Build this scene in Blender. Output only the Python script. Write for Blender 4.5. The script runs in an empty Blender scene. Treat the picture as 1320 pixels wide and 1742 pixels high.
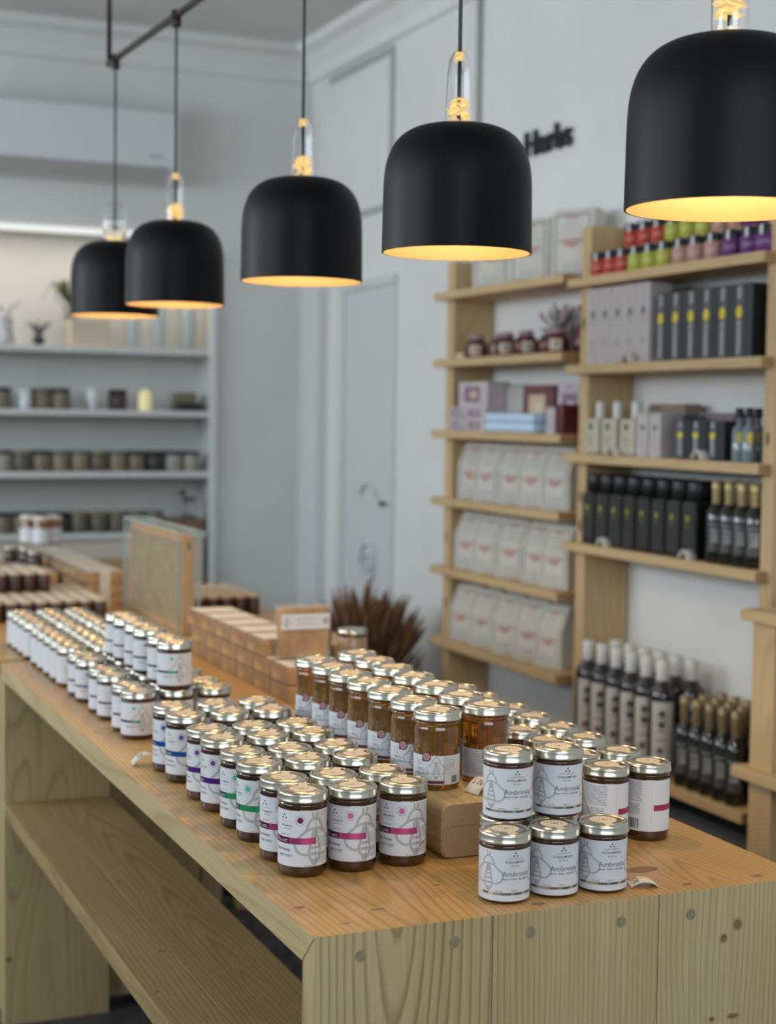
import bpy, bmesh, math, random
from mathutils import Vector, Matrix
random.seed(7)
PI = math.pi
SC = bpy.context.scene
COL = SC.collection

# ------------------------------------------------------------------ camera
cd = bpy.data.cameras.new('camera')
cd.sensor_fit = 'HORIZONTAL'; cd.sensor_width = 36.0; cd.lens = 2691.69 / 1320 * 36
cd.clip_start = 0.05; cd.clip_end = 60
cd.dof.use_dof = True; cd.dof.focus_distance = 2.22; cd.dof.aperture_fstop = 4.9
cam = bpy.data.objects.new('camera', cd); COL.objects.link(cam)
yaw, pitch, roll = 0.405287, 0.061023, 0.0143118
fw = Vector((math.sin(yaw)*math.cos(pitch), math.cos(yaw)*math.cos(pitch), -math.sin(pitch)))
rt = Vector((math.cos(yaw), -math.sin(yaw), 0)); up = rt.cross(fw)
r2 = math.cos(roll)*rt + math.sin(roll)*up; u2 = -math.sin(roll)*rt + math.cos(roll)*up
M = Matrix(((r2.x, u2.x, -fw.x, 0), (r2.y, u2.y, -fw.y, 0), (r2.z, u2.z, -fw.z, 1.546), (0, 0, 0, 1)))
cam.matrix_world = M
SC.camera = cam

# ------------------------------------------------------------------ world, daylight, exposure
w = bpy.data.worlds.new('sky'); SC.world = w; w.use_nodes = True
w.node_tree.nodes['Background'].inputs[0].default_value = (0.62, 0.78, 1.0, 1)
w.node_tree.nodes['Background'].inputs[1].default_value = 1.0
SC.view_settings.view_transform = 'Standard'; SC.view_settings.look = 'None'
SC.view_settings.exposure = 0.0; SC.view_settings.gamma = 1.0; SC.view_settings.use_curve_mapping = False
SC.cycles.max_bounces = 8; SC.cycles.diffuse_bounces = 4; SC.cycles.glossy_bounces = 3
SC.cycles.transmission_bounces = 6; SC.cycles.transparent_max_bounces = 8
SC.cycles.caustics_reflective = False; SC.cycles.caustics_refractive = False
SC.cycles.sample_clamp_indirect = 4.0
SC.cycles.use_denoising = True

def area(name, loc, target, sx, sy, energy, col):
    l = bpy.data.lights.new(name, 'AREA'); l.shape = 'RECTANGLE'; l.size = sx; l.size_y = sy
    l.energy = energy; l.color = col
    o = bpy.data.objects.new(name, l); COL.objects.link(o); o.location = loc
    d = Vector(target) - Vector(loc)
    o.rotation_euler = d.to_track_quat('-Z', 'Y').to_euler()
    return o
# daylight through the shop front behind the camera and through the window of the left wall and the one added beyond it
area('daylight_shopfront', (0.2, -1.88, 2.30), (0.2, 4, 2.1), 3.6, 1.0, 62, (0.78, 0.90, 1.0))
area('daylight_left_or_added_window', (-2.58, 2.6, 2.3), (4, 3.4, 2.3), 3.0, 1.0, 56, (0.84, 0.93, 1.0))
area('daylight_left_or_added_window', (-2.58, 5.6, 2.3), (4, 5.9, 2.3), 2.0, 1.0, 72, (0.84, 0.93, 1.0))  # farther window light, added to brighten the far right wall

# ------------------------------------------------------------------ tagging and objects
def tag(o, label=None, cat=None, group=None, kind=None):
    if label: o['label'] = label
    if cat: o['category'] = cat
    if group: o['group'] = group
    if kind: o['kind'] = kind
    return o

def empty(name, loc, rz=0.0):
    o = bpy.data.objects.new(name, None); COL.objects.link(o)
    o.empty_display_size = 0.05
    o.location = loc; o.rotation_euler = (0, 0, rz); return o

class MB:
    """Collects geometry of one part."""
    def __init__(s): s.v = []; s.f = []; s.m = []; s.sm = []
    def add(s, vs, fs, mi=0, smooth=False):
        o = len(s.v); s.v += [tuple(v) for v in vs]
        for f in fs:
            s.f.append(tuple(i + o for i in f)); s.m.append(mi); s.sm.append(smooth)
    def box(s, x0, x1, y0, y1, z0, z1, mi=0, b=0.0):
        if b <= 0:
            vs = [(x0,y0,z0),(x1,y0,z0),(x1,y1,z0),(x0,y1,z0),(x0,y0,z1),(x1,y0,z1),(x1,y1,z1),(x0,y1,z1)]
            s.add(vs, [(0,3,2,1),(4,5,6,7),(0,1,5,4),(1,2,6,5),(2,3,7,6),(3,0,4,7)], mi); return
        bm = bmesh.new(); bmesh.ops.create_cube(bm, size=1)
        bmesh.ops.scale(bm, vec=(x1-x0, y1-y0, z1-z0), verts=bm.verts)
        bmesh.ops.translate(bm, vec=((x0+x1)/2, (y0+y1)/2, (z0+z1)/2), verts=bm.verts)
        bmesh.ops.bevel(bm, geom=bm.edges[:], offset=b, segments=2, profile=0.5, affect='EDGES')
        bm.verts.index_update()
        s.add([v.co[:] for v in bm.verts], [[v.index for v in f.verts] for f in bm.faces], mi, False); bm.free()
    def lathe(s, prof, n=32, c=(0, 0, 0), mi=0, smooth=True, sx=1, sy=1):
        vs = []; fs = []; k = len(prof)
        for i in range(n):
            a = 2*PI*i/n
            for r, z in prof: vs.append((c[0]+r*math.cos(a)*sx, c[1]+r*math.sin(a)*sy, c[2]+z))
        for i in range(n):
            j = (i+1) % n
            for q in range(k-1):
                fs.append((i*k+q, j*k+q, j*k+q+1, i*k+q+1))
        s.add(vs, fs, mi, smooth)
    def disc(s, c, r, n=24, mi=0, sy=1.0, up=True):
        vs = [(c[0]+r*math.cos(2*PI*i/n), c[1]+r*sy*math.sin(2*PI*i/n), c[2]) for i in range(n)]
        s.add(vs, [tuple(range(n)) if up else tuple(range(n-1, -1, -1))], mi)
    def tube(s, pts, r, n=8, mi=0, closed=False):
        pts = [Vector(p) for p in pts]; L = len(pts); rings = []
        pt = None
        for i, p in enumerate(pts):
            t = (pts[min(i+1, L-1)] - pts[max(i-1, 0)])
            if t.length < 1e-9: t = Vector((0, 0, 1))
            t.normalize()
            if pt is None:
                a = Vector((1, 0, 0)) if abs(t.x) < .9 else Vector((0, 1, 0)); u = t.cross(a).normalized()
            else:
                u = (pu - t*pu.dot(t)).normalized()
            v = t.cross(u); pu = u; pt = t
            rr = r[i] if isinstance(r, (list, tuple)) else r
            rings.append([p + (u*math.cos(2*PI*k/n) + v*math.sin(2*PI*k/n))*rr for k in range(n)])
        vs = [q[:] for R_ in rings for q in R_]; fs = []
        for i in range(L-1):
            for k in range(n):
                kk = (k+1) % n
                fs.append((i*n+k, i*n+kk, (i+1)*n+kk, (i+1)*n+k))
        fs.append(tuple(range(n-1, -1, -1))); fs.append(tuple((L-1)*n+k for k in range(n)))
        s.add(vs, fs, mi, True)
    def prism(s, poly, axis, a0, a1, mi=0):
        """poly: 2D outline; axis 'x','y','z' extruded from a0 to a1."""
        def P(p, a):
            return {'x': (a, p[0], p[1]), 'y': (p[0], a, p[1]), 'z': (p[0], p[1], a)}[axis]
        n = len(poly)
        vs = [P(p, a0) for p in poly] + [P(p, a1) for p in poly]
        fs = [tuple(range(n)), tuple(range(2*n-1, n-1, -1))]
        for i in range(n):
            j = (i+1) % n; fs.append((j, i, i+n, j+n))
        s.add(vs, fs, mi)
    def xform(s, Mx):
        s.v = [tuple(Mx @ Vector(v)) for v in s.v]; return s
    def build(s, name, mats, parent=None, recalc=False):
        me = bpy.data.meshes.new(name)
        me.from_pydata(s.v, [], s.f)
        if not isinstance(mats, (list, tuple)): mats = [mats]
        for m in mats: me.materials.append(m)
        me.polygons.foreach_set('material_index', s.m)
        me.polygons.foreach_set('use_smooth', s.sm)
        me.update()
        if recalc:
            bm = bmesh.new(); bm.from_mesh(me); bmesh.ops.recalc_face_normals(bm, faces=bm.faces); bm.to_mesh(me); bm.free()
        o = bpy.data.objects.new(name, me); COL.objects.link(o)
        if parent: o.parent = parent
        return o

KIDS = {}
def kids(o):
    return [c for c in bpy.data.objects if c.parent == o]

class Kind:
    """One prototype thing; the first place() moves the prototype, later ones copy it with its parts."""
    def __init__(s, root):
        s.root = root; s.tree = [(c, kids(c)) for c in kids(root)]; s.used = False
    def place(s, loc, rz=0.0, label=None, cat=None, group=None):
        if not s.used:
            s.used = True; r = s.root
        else:
            r = s.root.copy(); COL.objects.link(r)
            for c, gs in s.tree:
                d = c.copy(); COL.objects.link(d); d.parent = r
                for g in gs:
                    e = g.copy(); COL.objects.link(e); e.parent = d
        r.location = loc; r.rotation_euler = (0, 0, rz)
        tag(r, label, cat, group); return r

# ------------------------------------------------------------------ materials
def mat(name, col, rough=0.6, metal=0.0, **kw):
    m = bpy.data.materials.new(name); m.use_nodes = True
    b = m.node_tree.nodes['Principled BSDF']
    b.inputs['Base Color'].default_value = (*col, 1); b.inputs['Roughness'].default_value = rough
    b.inputs['Metallic'].default_value = metal
    for k, v in kw.items():
        b.inputs[k.replace('_', ' ')].default_value = v
    return m

def noisy(name, c1, c2, scale=20, rough=0.6, bump=0.0, metal=0.0, detail=4, stretch=(1, 1, 1), **kw):
    m = mat(name, c1, rough, metal, **kw); nt = m.node_tree; b = nt.nodes['Principled BSDF']
    tc = nt.nodes.new('ShaderNodeTexCoord'); mp = nt.nodes.new('ShaderNodeMapping'); mp.inputs['Scale'].default_value = stretch
    nz = nt.nodes.new('ShaderNodeTexNoise'); nz.inputs['Scale'].default_value = scale; nz.inputs['Detail'].default_value = detail
    rp = nt.nodes.new('ShaderNodeValToRGB')
    rp.color_ramp.elements[0].position = .35; rp.color_ramp.elements[1].position = .65
    rp.color_ramp.elements[0].color = (*c1, 1); rp.color_ramp.elements[1].color = (*c2, 1)
    L = nt.links.new
    L(tc.outputs['Object'], mp.inputs[0]); L(mp.outputs[0], nz.inputs['Vector']); L(nz.outputs[0], rp.inputs[0]); L(rp.outputs[0], b.inputs['Base Color'])
    if bump:
        bp = nt.nodes.new('ShaderNodeBump'); bp.inputs['Strength'].default_value = bump; bp.inputs['Distance'].default_value = .002
        L(nz.outputs[0], bp.inputs['Height']); L(bp.outputs[0], b.inputs['Normal'])
    return m

def wood(name, base, dark, axis='y', rough=0.5, ring=26.0, contrast=0.55, coat=0.0, wear=0.25, st=0.09):
    """Pine: long stretched growth rings with cathedral figures; grain along axis."""
    m = mat(name, base, rough); nt = m.node_tree; b = nt.nodes['Principled BSDF']; L = nt.links.new
    b.inputs['Coat Weight'].default_value = coat; b.inputs['Coat Roughness'].default_value = .25
    tc = nt.nodes.new('ShaderNodeTexCoord'); oi = nt.nodes.new('ShaderNodeObjectInfo')
    ad = nt.nodes.new('ShaderNodeVectorMath'); ad.operation = 'MULTIPLY_ADD'
    cmb = nt.nodes.new('ShaderNodeCombineXYZ')
    for i in range(3): L(oi.outputs['Random'], cmb.inputs[i])
    ad.inputs[1].default_value = (3.7, 5.3, 2.9); L(cmb.outputs[0], ad.inputs[0]); L(tc.outputs['Object'], ad.inputs[2])
    mp = nt.nodes.new('ShaderNodeMapping')
    sc = {'x': (st, 1, 1), 'y': (1, st, 1), 'z': (1, 1, st)}[axis]
    mp.inputs['Scale'].default_value = sc; L(ad.outputs[0], mp.inputs[0])
    n1 = nt.nodes.new('ShaderNodeTexNoise'); n1.inputs['Scale'].default_value = 5.0; n1.inputs['Detail'].default_value = 1.5
    n1.inputs['Distortion'].default_value = .35
    L(mp.outputs[0], n1.inputs['Vector'])
    mu = nt.nodes.new('ShaderNodeMath'); mu.operation = 'MULTIPLY'; mu.inputs[1].default_value = ring; L(n1.outputs[0], mu.inputs[0])
    fr = nt.nodes.new('ShaderNodeMath'); fr.operation = 'FRACT'; L(mu.outputs[0], fr.inputs[0])
    r1 = nt.nodes.new('ShaderNodeValToRGB'); e = r1.color_ramp.elements
    e[0].position = 0.0; e[0].color = (0, 0, 0, 1); e[1].position = 1.0; e[1].color = (0, 0, 0, 1)
    a = e.new(.62); a.color = (.12, .12, .12, 1); a = e.new(.86); a.color = (1, 1, 1, 1); a = e.new(.93); a.color = (.35, .35, .35, 1)
    L(fr.outputs[0], r1.inputs[0])
    mp2 = nt.nodes.new('ShaderNodeMapping'); sc2 = {'x': (0.02, 1, 1), 'y': (1, 0.02, 1), 'z': (1, 1, 0.02)}[axis]
    mp2.inputs['Scale'].default_value = sc2; L(ad.outputs[0], mp2.inputs[0])
    n2 = nt.nodes.new('ShaderNodeTexNoise'); n2.inputs['Scale'].default_value = 260; n2.inputs['Detail'].default_value = 3; L(mp2.outputs[0], n2.inputs['Vector'])
    n3 = nt.nodes.new('ShaderNodeTexNoise'); n3.inputs['Scale'].default_value = 3.0; n3.inputs['Detail'].default_value = 3; L(ad.outputs[0], n3.inputs['Vector'])
    mx = nt.nodes.new('ShaderNodeMix'); mx.data_type = 'RGBA'
    mx.inputs['A'].default_value = (*base, 1); mx.inputs['B'].default_value = (*dark, 1)
    mm = nt.nodes.new('ShaderNodeMath'); mm.operation = 'MULTIPLY'; mm.inputs[1].default_value = contrast; L(r1.outputs[0], mm.inputs[0])
    L(mm.outputs[0], mx.inputs['Factor'])
    m2 = nt.nodes.new('ShaderNodeMix'); m2.data_type = 'RGBA'; m2.blend_type = 'MULTIPLY'
    rr = nt.nodes.new('ShaderNodeMapRange'); rr.inputs['From Min'].default_value = .3; rr.inputs['From Max'].default_value = .7
    rr.inputs['To Min'].default_value = 0.0; rr.inputs['To Max'].default_value = wear
    L(n3.outputs[0], rr.inputs['Value']); L(rr.outputs[0], m2.inputs['Factor']); L(mx.outputs['Result'], m2.inputs['A'])
    m2.inputs['B'].default_value = (.72, .66, .56, 1)
    m3 = nt.nodes.new('ShaderNodeMix'); m3.data_type = 'RGBA'; m3.blend_type = 'MULTIPLY'
    r3 = nt.nodes.new('ShaderNodeMapRange'); r3.inputs['From Min'].default_value = .4; r3.inputs['From Max'].default_value = .75
    r3.inputs['To Min'].default_value = 0.0; r3.inputs['To Max'].default_value = .35
    L(n2.outputs[0], r3.inputs['Value']); L(r3.outputs[0], m3.inputs['Factor']); L(m2.outputs['Result'], m3.inputs['A'])
    m3.inputs['B'].default_value = (.7, .62, .5, 1)
    L(m3.outputs['Result'], b.inputs['Base Color'])
    bp = nt.nodes.new('ShaderNodeBump'); bp.inputs['Strength'].default_value = .12; bp.inputs['Distance'].default_value = .001
    L(n2.outputs[0], bp.inputs['Height']); L(bp.outputs[0], b.inputs['Normal'])
    return m

def plainsawn(name, base, dark, cross, grain, cx, cz, k=.10, gap=.0085, rough=.55, coat=0.0, contrast=.6):
    """Flat sawn board: growth rings are long nested arches round (cx, cz) in the board's own plane."""
    m = mat(name, base, rough); nt = m.node_tree; b = nt.nodes['Principled BSDF']; L = nt.links.new; N = nt.nodes.new
    b.inputs['Coat Weight'].default_value = coat; b.inputs['Coat Roughness'].default_value = .25
    tc = N('ShaderNodeTexCoord'); sp = N('ShaderNodeSeparateXYZ'); L(tc.outputs['Object'], sp.inputs[0])
    def math_(op, a, c=None):
        n = N('ShaderNodeMath'); n.operation = op
        for i, q in enumerate((a, c)):
            if q is None: continue
            if isinstance(q, (int, float)): n.inputs[i].default_value = q
            else: L(q, n.inputs[i])
        return n.outputs[0]
    ax = {'x': 0, 'y': 1, 'z': 2}
    st = [1.0, 1.0, 1.0]; st[ax[grain]] = .22
    mp = N('ShaderNodeMapping'); mp.inputs['Scale'].default_value = st; mp.inputs['Location'].default_value = (cx*3, cz*2, cx+cz); L(tc.outputs['Object'], mp.inputs[0])
    n1 = N('ShaderNodeTexNoise'); n1.inputs['Scale'].default_value = 7; n1.inputs['Detail'].default_value = 2; L(mp.outputs[0], n1.inputs['Vector'])
    wob = math_('MULTIPLY', math_('SUBTRACT', n1.outputs[0], .5), .045)
    u = math_('SUBTRACT', sp.outputs[ax[cross]], cx); v = math_('MULTIPLY', math_('SUBTRACT', sp.outputs[ax[grain]], cz), k)
    r = math_('ADD', math_('SQRT', math_('ADD', math_('MULTIPLY', u, u), math_('MULTIPLY', v, v))), wob)
    fr = math_('FRACT', math_('DIVIDE', r, gap))
    rp = N('ShaderNodeValToRGB'); e = rp.color_ramp.elements; e[0].position = 0; e[0].color = (.05, .05, .05, 1); e[1].position = 1; e[1].color = (.05, .05, .05, 1)
    a = e.new(.55); a.color = (.15, .15, .15, 1); a = e.new(.84); a.color = (1, 1, 1, 1); a = e.new(.92); a.color = (.4, .4, .4, 1)
    L(fr, rp.inputs[0])
    s2 = [1.0, 1.0, 1.0]; s2[ax[grain]] = .02
    m2 = N('ShaderNodeMapping'); m2.inputs['Scale'].default_value = s2; L(tc.outputs['Object'], m2.inputs[0])
    n2 = N('ShaderNodeTexNoise'); n2.inputs['Scale'].default_value = 260; n2.inputs['Detail'].default_value = 3; L(m2.outputs[0], n2.inputs['Vector'])
    n3 = N('ShaderNodeTexNoise'); n3.inputs['Scale'].default_value = 4; n3.inputs['Detail'].default_value = 4; L(mp.outputs[0], n3.inputs['Vector'])
    amp = math_('MULTIPLY', math_('MULTIPLY', rp.outputs[0], contrast), math_('ADD', n3.outputs[0], .45))
    mx = N('ShaderNodeMix'); mx.data_type = 'RGBA'; mx.inputs['A'].default_value = (*base, 1); mx.inputs['B'].default_value = (*dark, 1); L(amp, mx.inputs['Factor'])
    m3 = N('ShaderNodeMix'); m3.data_type = 'RGBA'; m3.blend_type = 'MULTIPLY'; m3.inputs['B'].default_value = (.68, .60, .48, 1)
    mr = N('ShaderNodeMapRange'); mr.inputs['From Min'].default_value = .35; mr.inputs['From Max'].default_value = .75; mr.inputs['To Max'].default_value = .5
    L(n2.outputs[0], mr.inputs['Value']); L(mr.outputs[0], m3.inputs['Factor']); L(mx.outputs['Result'], m3.inputs['A'])
    m4 = N('ShaderNodeMix'); m4.data_type = 'RGBA'; m4.blend_type = 'MULTIPLY'; m4.inputs['B'].default_value = (.78, .70, .60, 1)
    mr2 = N('ShaderNodeMapRange'); mr2.inputs['From Min'].default_value = .35; mr2.inputs['From Max'].default_value = .65; mr2.inputs['To Max'].default_value = .55
    L(n3.outputs[0], mr2.inputs['Value']); L(mr2.outputs[0], m4.inputs['Factor']); L(m3.outputs['Result'], m4.inputs['A'])
    L(m4.outputs['Result'], b.inputs['Base Color'])
    bp = N('ShaderNodeBump'); bp.inputs['Strength'].default_value = .12; bp.inputs['Distance'].default_value = .001
    L(n2.outputs[0], bp.inputs['Height']); L(bp.outputs[0], b.inputs['Normal'])
    return m
FB, FD = (0.60, 0.475, 0.25), (0.33, 0.22, 0.095)
FRONTS = [plainsawn('pine_front_%s' % n_, FB, FD, 'x', 'z', cx, cz, k, g, contrast=c_) for n_, cx, cz, k, g, c_ in (('arched', .775, 1.02, .13, .0115, .95), ('straight', .75, .6, .02, .0078, .6), ('knotty', 1.50, .70, .12, .0088, .6))]
TB, TD = (0.56, 0.34, 0.115), (0.32, 0.16, 0.045)
TOPS = [plainsawn('varnished_pine_%s' % n_, TB, TD, 'x', 'y', cx, cz, k, g, .38, .15, .7) for n_, cx, cz, k, g in (('left', .80, 2.6, .07, .010), ('middle', 1.25, 2.2, .05, .010), ('right', 1.26, 1.5, .10, .009))]
LOWS = [plainsawn('pine_low_%s' % n_, (0.40, 0.28, 0.125), (0.22, 0.13, 0.05), 'x', 'y', cx, cz, k, g) for n_, cx, cz, k, g in (('outer', .55, 2.5, .02, .010), ('inner', .845, 2.4, .05, .010))]  # same pine as above, darkened: shade under the tabletop is in the colour
W_TOP = wood('varnished_pine_top', (0.50, 0.31, 0.11), (0.30, 0.145, 0.04), 'y', rough=.38, coat=.15, ring=36, contrast=.6, st=.16)
W_FRONT = wood('pine_front', (0.56, 0.44, 0.225), (0.30, 0.20, 0.085), 'z', rough=.55)
W_SIDEY = wood('pine_edge_long', (0.56, 0.43, 0.22), (0.38, 0.25, 0.10), 'y', rough=.55)
W_SHELFX = wood('pine_low_shelf', (0.38, 0.265, 0.12), (0.22, 0.13, 0.05), 'y', rough=.55)  # low shelf pine with the shade put into its tone
W_RACK = wood('pale_pine_shelf', (0.66, 0.47, 0.25), (0.48, 0.30, 0.13), 'y', rough=.6, contrast=.4)
W_RACKZ = wood('pale_pine_post', (0.64, 0.46, 0.245), (0.44, 0.28, 0.12), 'z', rough=.6, contrast=.45)
W_END = mat('pine_end_grain', (0.40, 0.22, 0.09), .7)
W_KNOT = noisy('pine_knot', (0.17, 0.09, 0.04), (0.26, 0.15, 0.07), 90, .6)
W_KNOTHALO = noisy('pine_knot_halo', (0.40, 0.26, 0.11), (0.45, 0.30, 0.14), 60, .5)
W_PLUG = noisy('screw_plug', (0.24, 0.19, 0.12), (0.34, 0.27, 0.17), 220, .6)
W_GAP = mat('plank_joint', (0.10, 0.06, 0.03), .9)

M_WALL = noisy('white_plaster', (0.76, 0.75, 0.725), (0.80, 0.79, 0.765), 3, .85, bump=.1)
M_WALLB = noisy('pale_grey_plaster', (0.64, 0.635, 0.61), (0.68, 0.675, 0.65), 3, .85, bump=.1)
M_CEIL = noisy('ceiling_paint', (0.62, 0.63, 0.61), (0.65, 0.66, 0.64), 2, .9)
M_TRIM = mat('white_painted_trim', (0.66, 0.67, 0.67), .6)
M_MOLD = mat('grey_moulding_line', (0.42, 0.42, 0.40), .7)
M_FLOOR = noisy('dark_grey_floor', (0.055, 0.055, 0.058), (0.075, 0.072, 0.07), 6, .55)
M_UNDERSHADE = noisy('under_shelf_shade', (0.10, 0.105, 0.11), (0.13, 0.13, 0.135), 8, .8)  # dark tone stands in for shadow below the bottom shelf
M_LACQ = mat('white_lacquer', (0.66, 0.67, 0.66), .4)
M_PLASTIC = mat('white_plastic', (0.66, 0.67, 0.68), .45)
M_DARKMETAL = mat('bronze_black_metal', (0.035, 0.026, 0.022), .45, .6)
M_CORD = mat('grey_cord', (0.07, 0.07, 0.075), .7)
M_SHADE = mat('matt_black_enamel', (0.0025, 0.0027, 0.0034), .45, Specular_IOR_Level=.20)
M_SHADEIN = mat('champagne_enamel_inside', (0.105, 0.072, 0.034), .7)
M_BLACK = mat('black_plastic', (0.012, 0.012, 0.013), .4)
M_INK = mat('black_ink', (0.03, 0.03, 0.032), .7)
M_INKG = mat('grey_ink', (0.17, 0.17, 0.18), .7)
M_BEE = mat('silver_grey_print', (0.42, 0.43, 0.45), .5)
M_PAPER = mat('white_label_paper', (0.70, 0.70, 0.72), .45)
M_KRAFT = noisy('cream_sticker', (0.66, 0.55, 0.40), (0.70, 0.59, 0.44), 40, .7)
M_STICKINK = mat('brown_stamp_ink', (0.34, 0.20, 0.12), .8)
M_LID = mat('tinplate_lid', (0.58, 0.55, 0.46), .24, 1.0)
M_GLASS = mat('clear_glass', (1, 1, 1), .02, Transmission_Weight=1.0, IOR=1.45)
M_ACRYL = mat('thin_case_glass', (0.90, 0.97, 0.95), .03, Transmission_Weight=1.0, IOR=1.2)
M_EDGE = mat('glass_edge', (0.30, 0.38, 0.37), .3)
M_WHITECAP = mat('white_cap', (0.70, 0.68, 0.64), .45)
M_TAG = noisy('cream_tag_card', (0.66, 0.60, 0.50), (0.72, 0.67, 0.57), 60, .8)

def thin(name, col, alpha, rough=.05):
    m = mat(name, col, rough, Alpha=alpha, Specular_IOR_Level=.9); return m
THIN = thin('thin_clear_pane', (.55, .65, .62), .10)
CLEARP = thin('clear_plastic', (.80, .74, .62), .08, .12)
def honey(name, col, trans=.35, rough=.12):
    return mat(name, col, rough, Transmission_Weight=trans, IOR=1.42, Coat_Weight=.6, Coat_Roughness=.05)
H_BROWN = honey('chestnut_honey', (0.115, 0.045, 0.011), .55)
H_DARK = honey('dark_honey', (0.045, 0.016, 0.010), .2)
H_DEEP = honey('deep_brown_honey', (0.085, 0.026, 0.010), .25)
H_AMBER = honey('amber_honey', (0.58, 0.27, 0.03), .85, .06)
H_ORANGE = honey('orange_honey', (0.52, 0.19, 0.02), .8, .06)

def foil(name, col, r=.3): return mat(name, col, r, .75)
F_PINK = foil('pink_foil', (0.62, 0.10, 0.30)); F_PINKD = foil('dark_pink_foil', (0.18, 0.02, 0.07))
F_GREEN = foil('green_foil', (0.06, 0.50, 0.20)); F_PURPLE = foil('purple_foil', (0.16, 0.03, 0.36)); F_BLUE = foil('blue_foil', (0.03, 0.13, 0.55))
F_SILVER = mat('silver_foil', (0.62, 0.58, 0.50), .3, .9)
D_PINK = mat('pink_dot', (0.62, 0.12, 0.35), .5); D_WINE = mat('wine_dot', (0.13, 0.02, 0.07), .5); D_GREEN = mat('green_dot', (0.05, 0.50, 0.22), .5)
D_PURPLE = mat('purple_dot', (0.12, 0.03, 0.26), .5); D_BLUE = mat('blue_dot', (0.03, 0.10, 0.40), .5)
D_BURG = mat('burgundy_seal', (0.13, 0.035, 0.035), .5); D_ROSE = mat('rose_seal_centre', (0.55, 0.30, 0.29), .5)

def emit(name, col, s, base=(0.8, 0.8, 0.8)):
    return mat(name, base, .5, Emission_Color=(*col, 1), Emission_Strength=s)
E_BULB = emit('lit_bulb', (1.0, 0.78, 0.38), 9.0)
E_WIRE = emit('lit_fairy_wire', (1.0, 0.72, 0.28), .75, (.8, .6, .3))
E_WIREC = emit('cool_fairy_wire', (1.0, 0.90, 0.70), .5, (.8, .75, .6))
E_STRIP = emit('led_strip', (1.0, 0.96, 0.88), .55)

# ------------------------------------------------------------------ 2D print helpers (mapped onto a cylinder or a plane)
TXT = {}
def text2d(s):
    if s in TXT: return TXT[s]
    cu = bpy.data.curves.new('t', 'FONT'); cu.body = s; cu.size = 1.0; cu.align_x = 'LEFT'
    cu.resolution_u = 2
    ob = bpy.data.objects.new('t', cu); COL.objects.link(ob)
    dg = bpy.context.evaluated_depsgraph_get(); dg.update()
    me = ob.evaluated_get(dg).to_mesh()
    vs = [(v.co.x, v.co.y) for v in me.vertices]; fs = [tuple(p.vertices) for p in me.polygons]
    ob.evaluated_get(dg).to_mesh_clear(); bpy.data.objects.remove(ob); bpy.data.curves.remove(cu)
    if vs:
        x0 = min(v[0] for v in vs); x1 = max(v[0] for v in vs)
        vs = [(x-x0, y) for x, y in vs]; wd = x1-x0
    else: wd = 0
    TXT[s] = (vs, fs, wd); return TXT[s]

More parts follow.
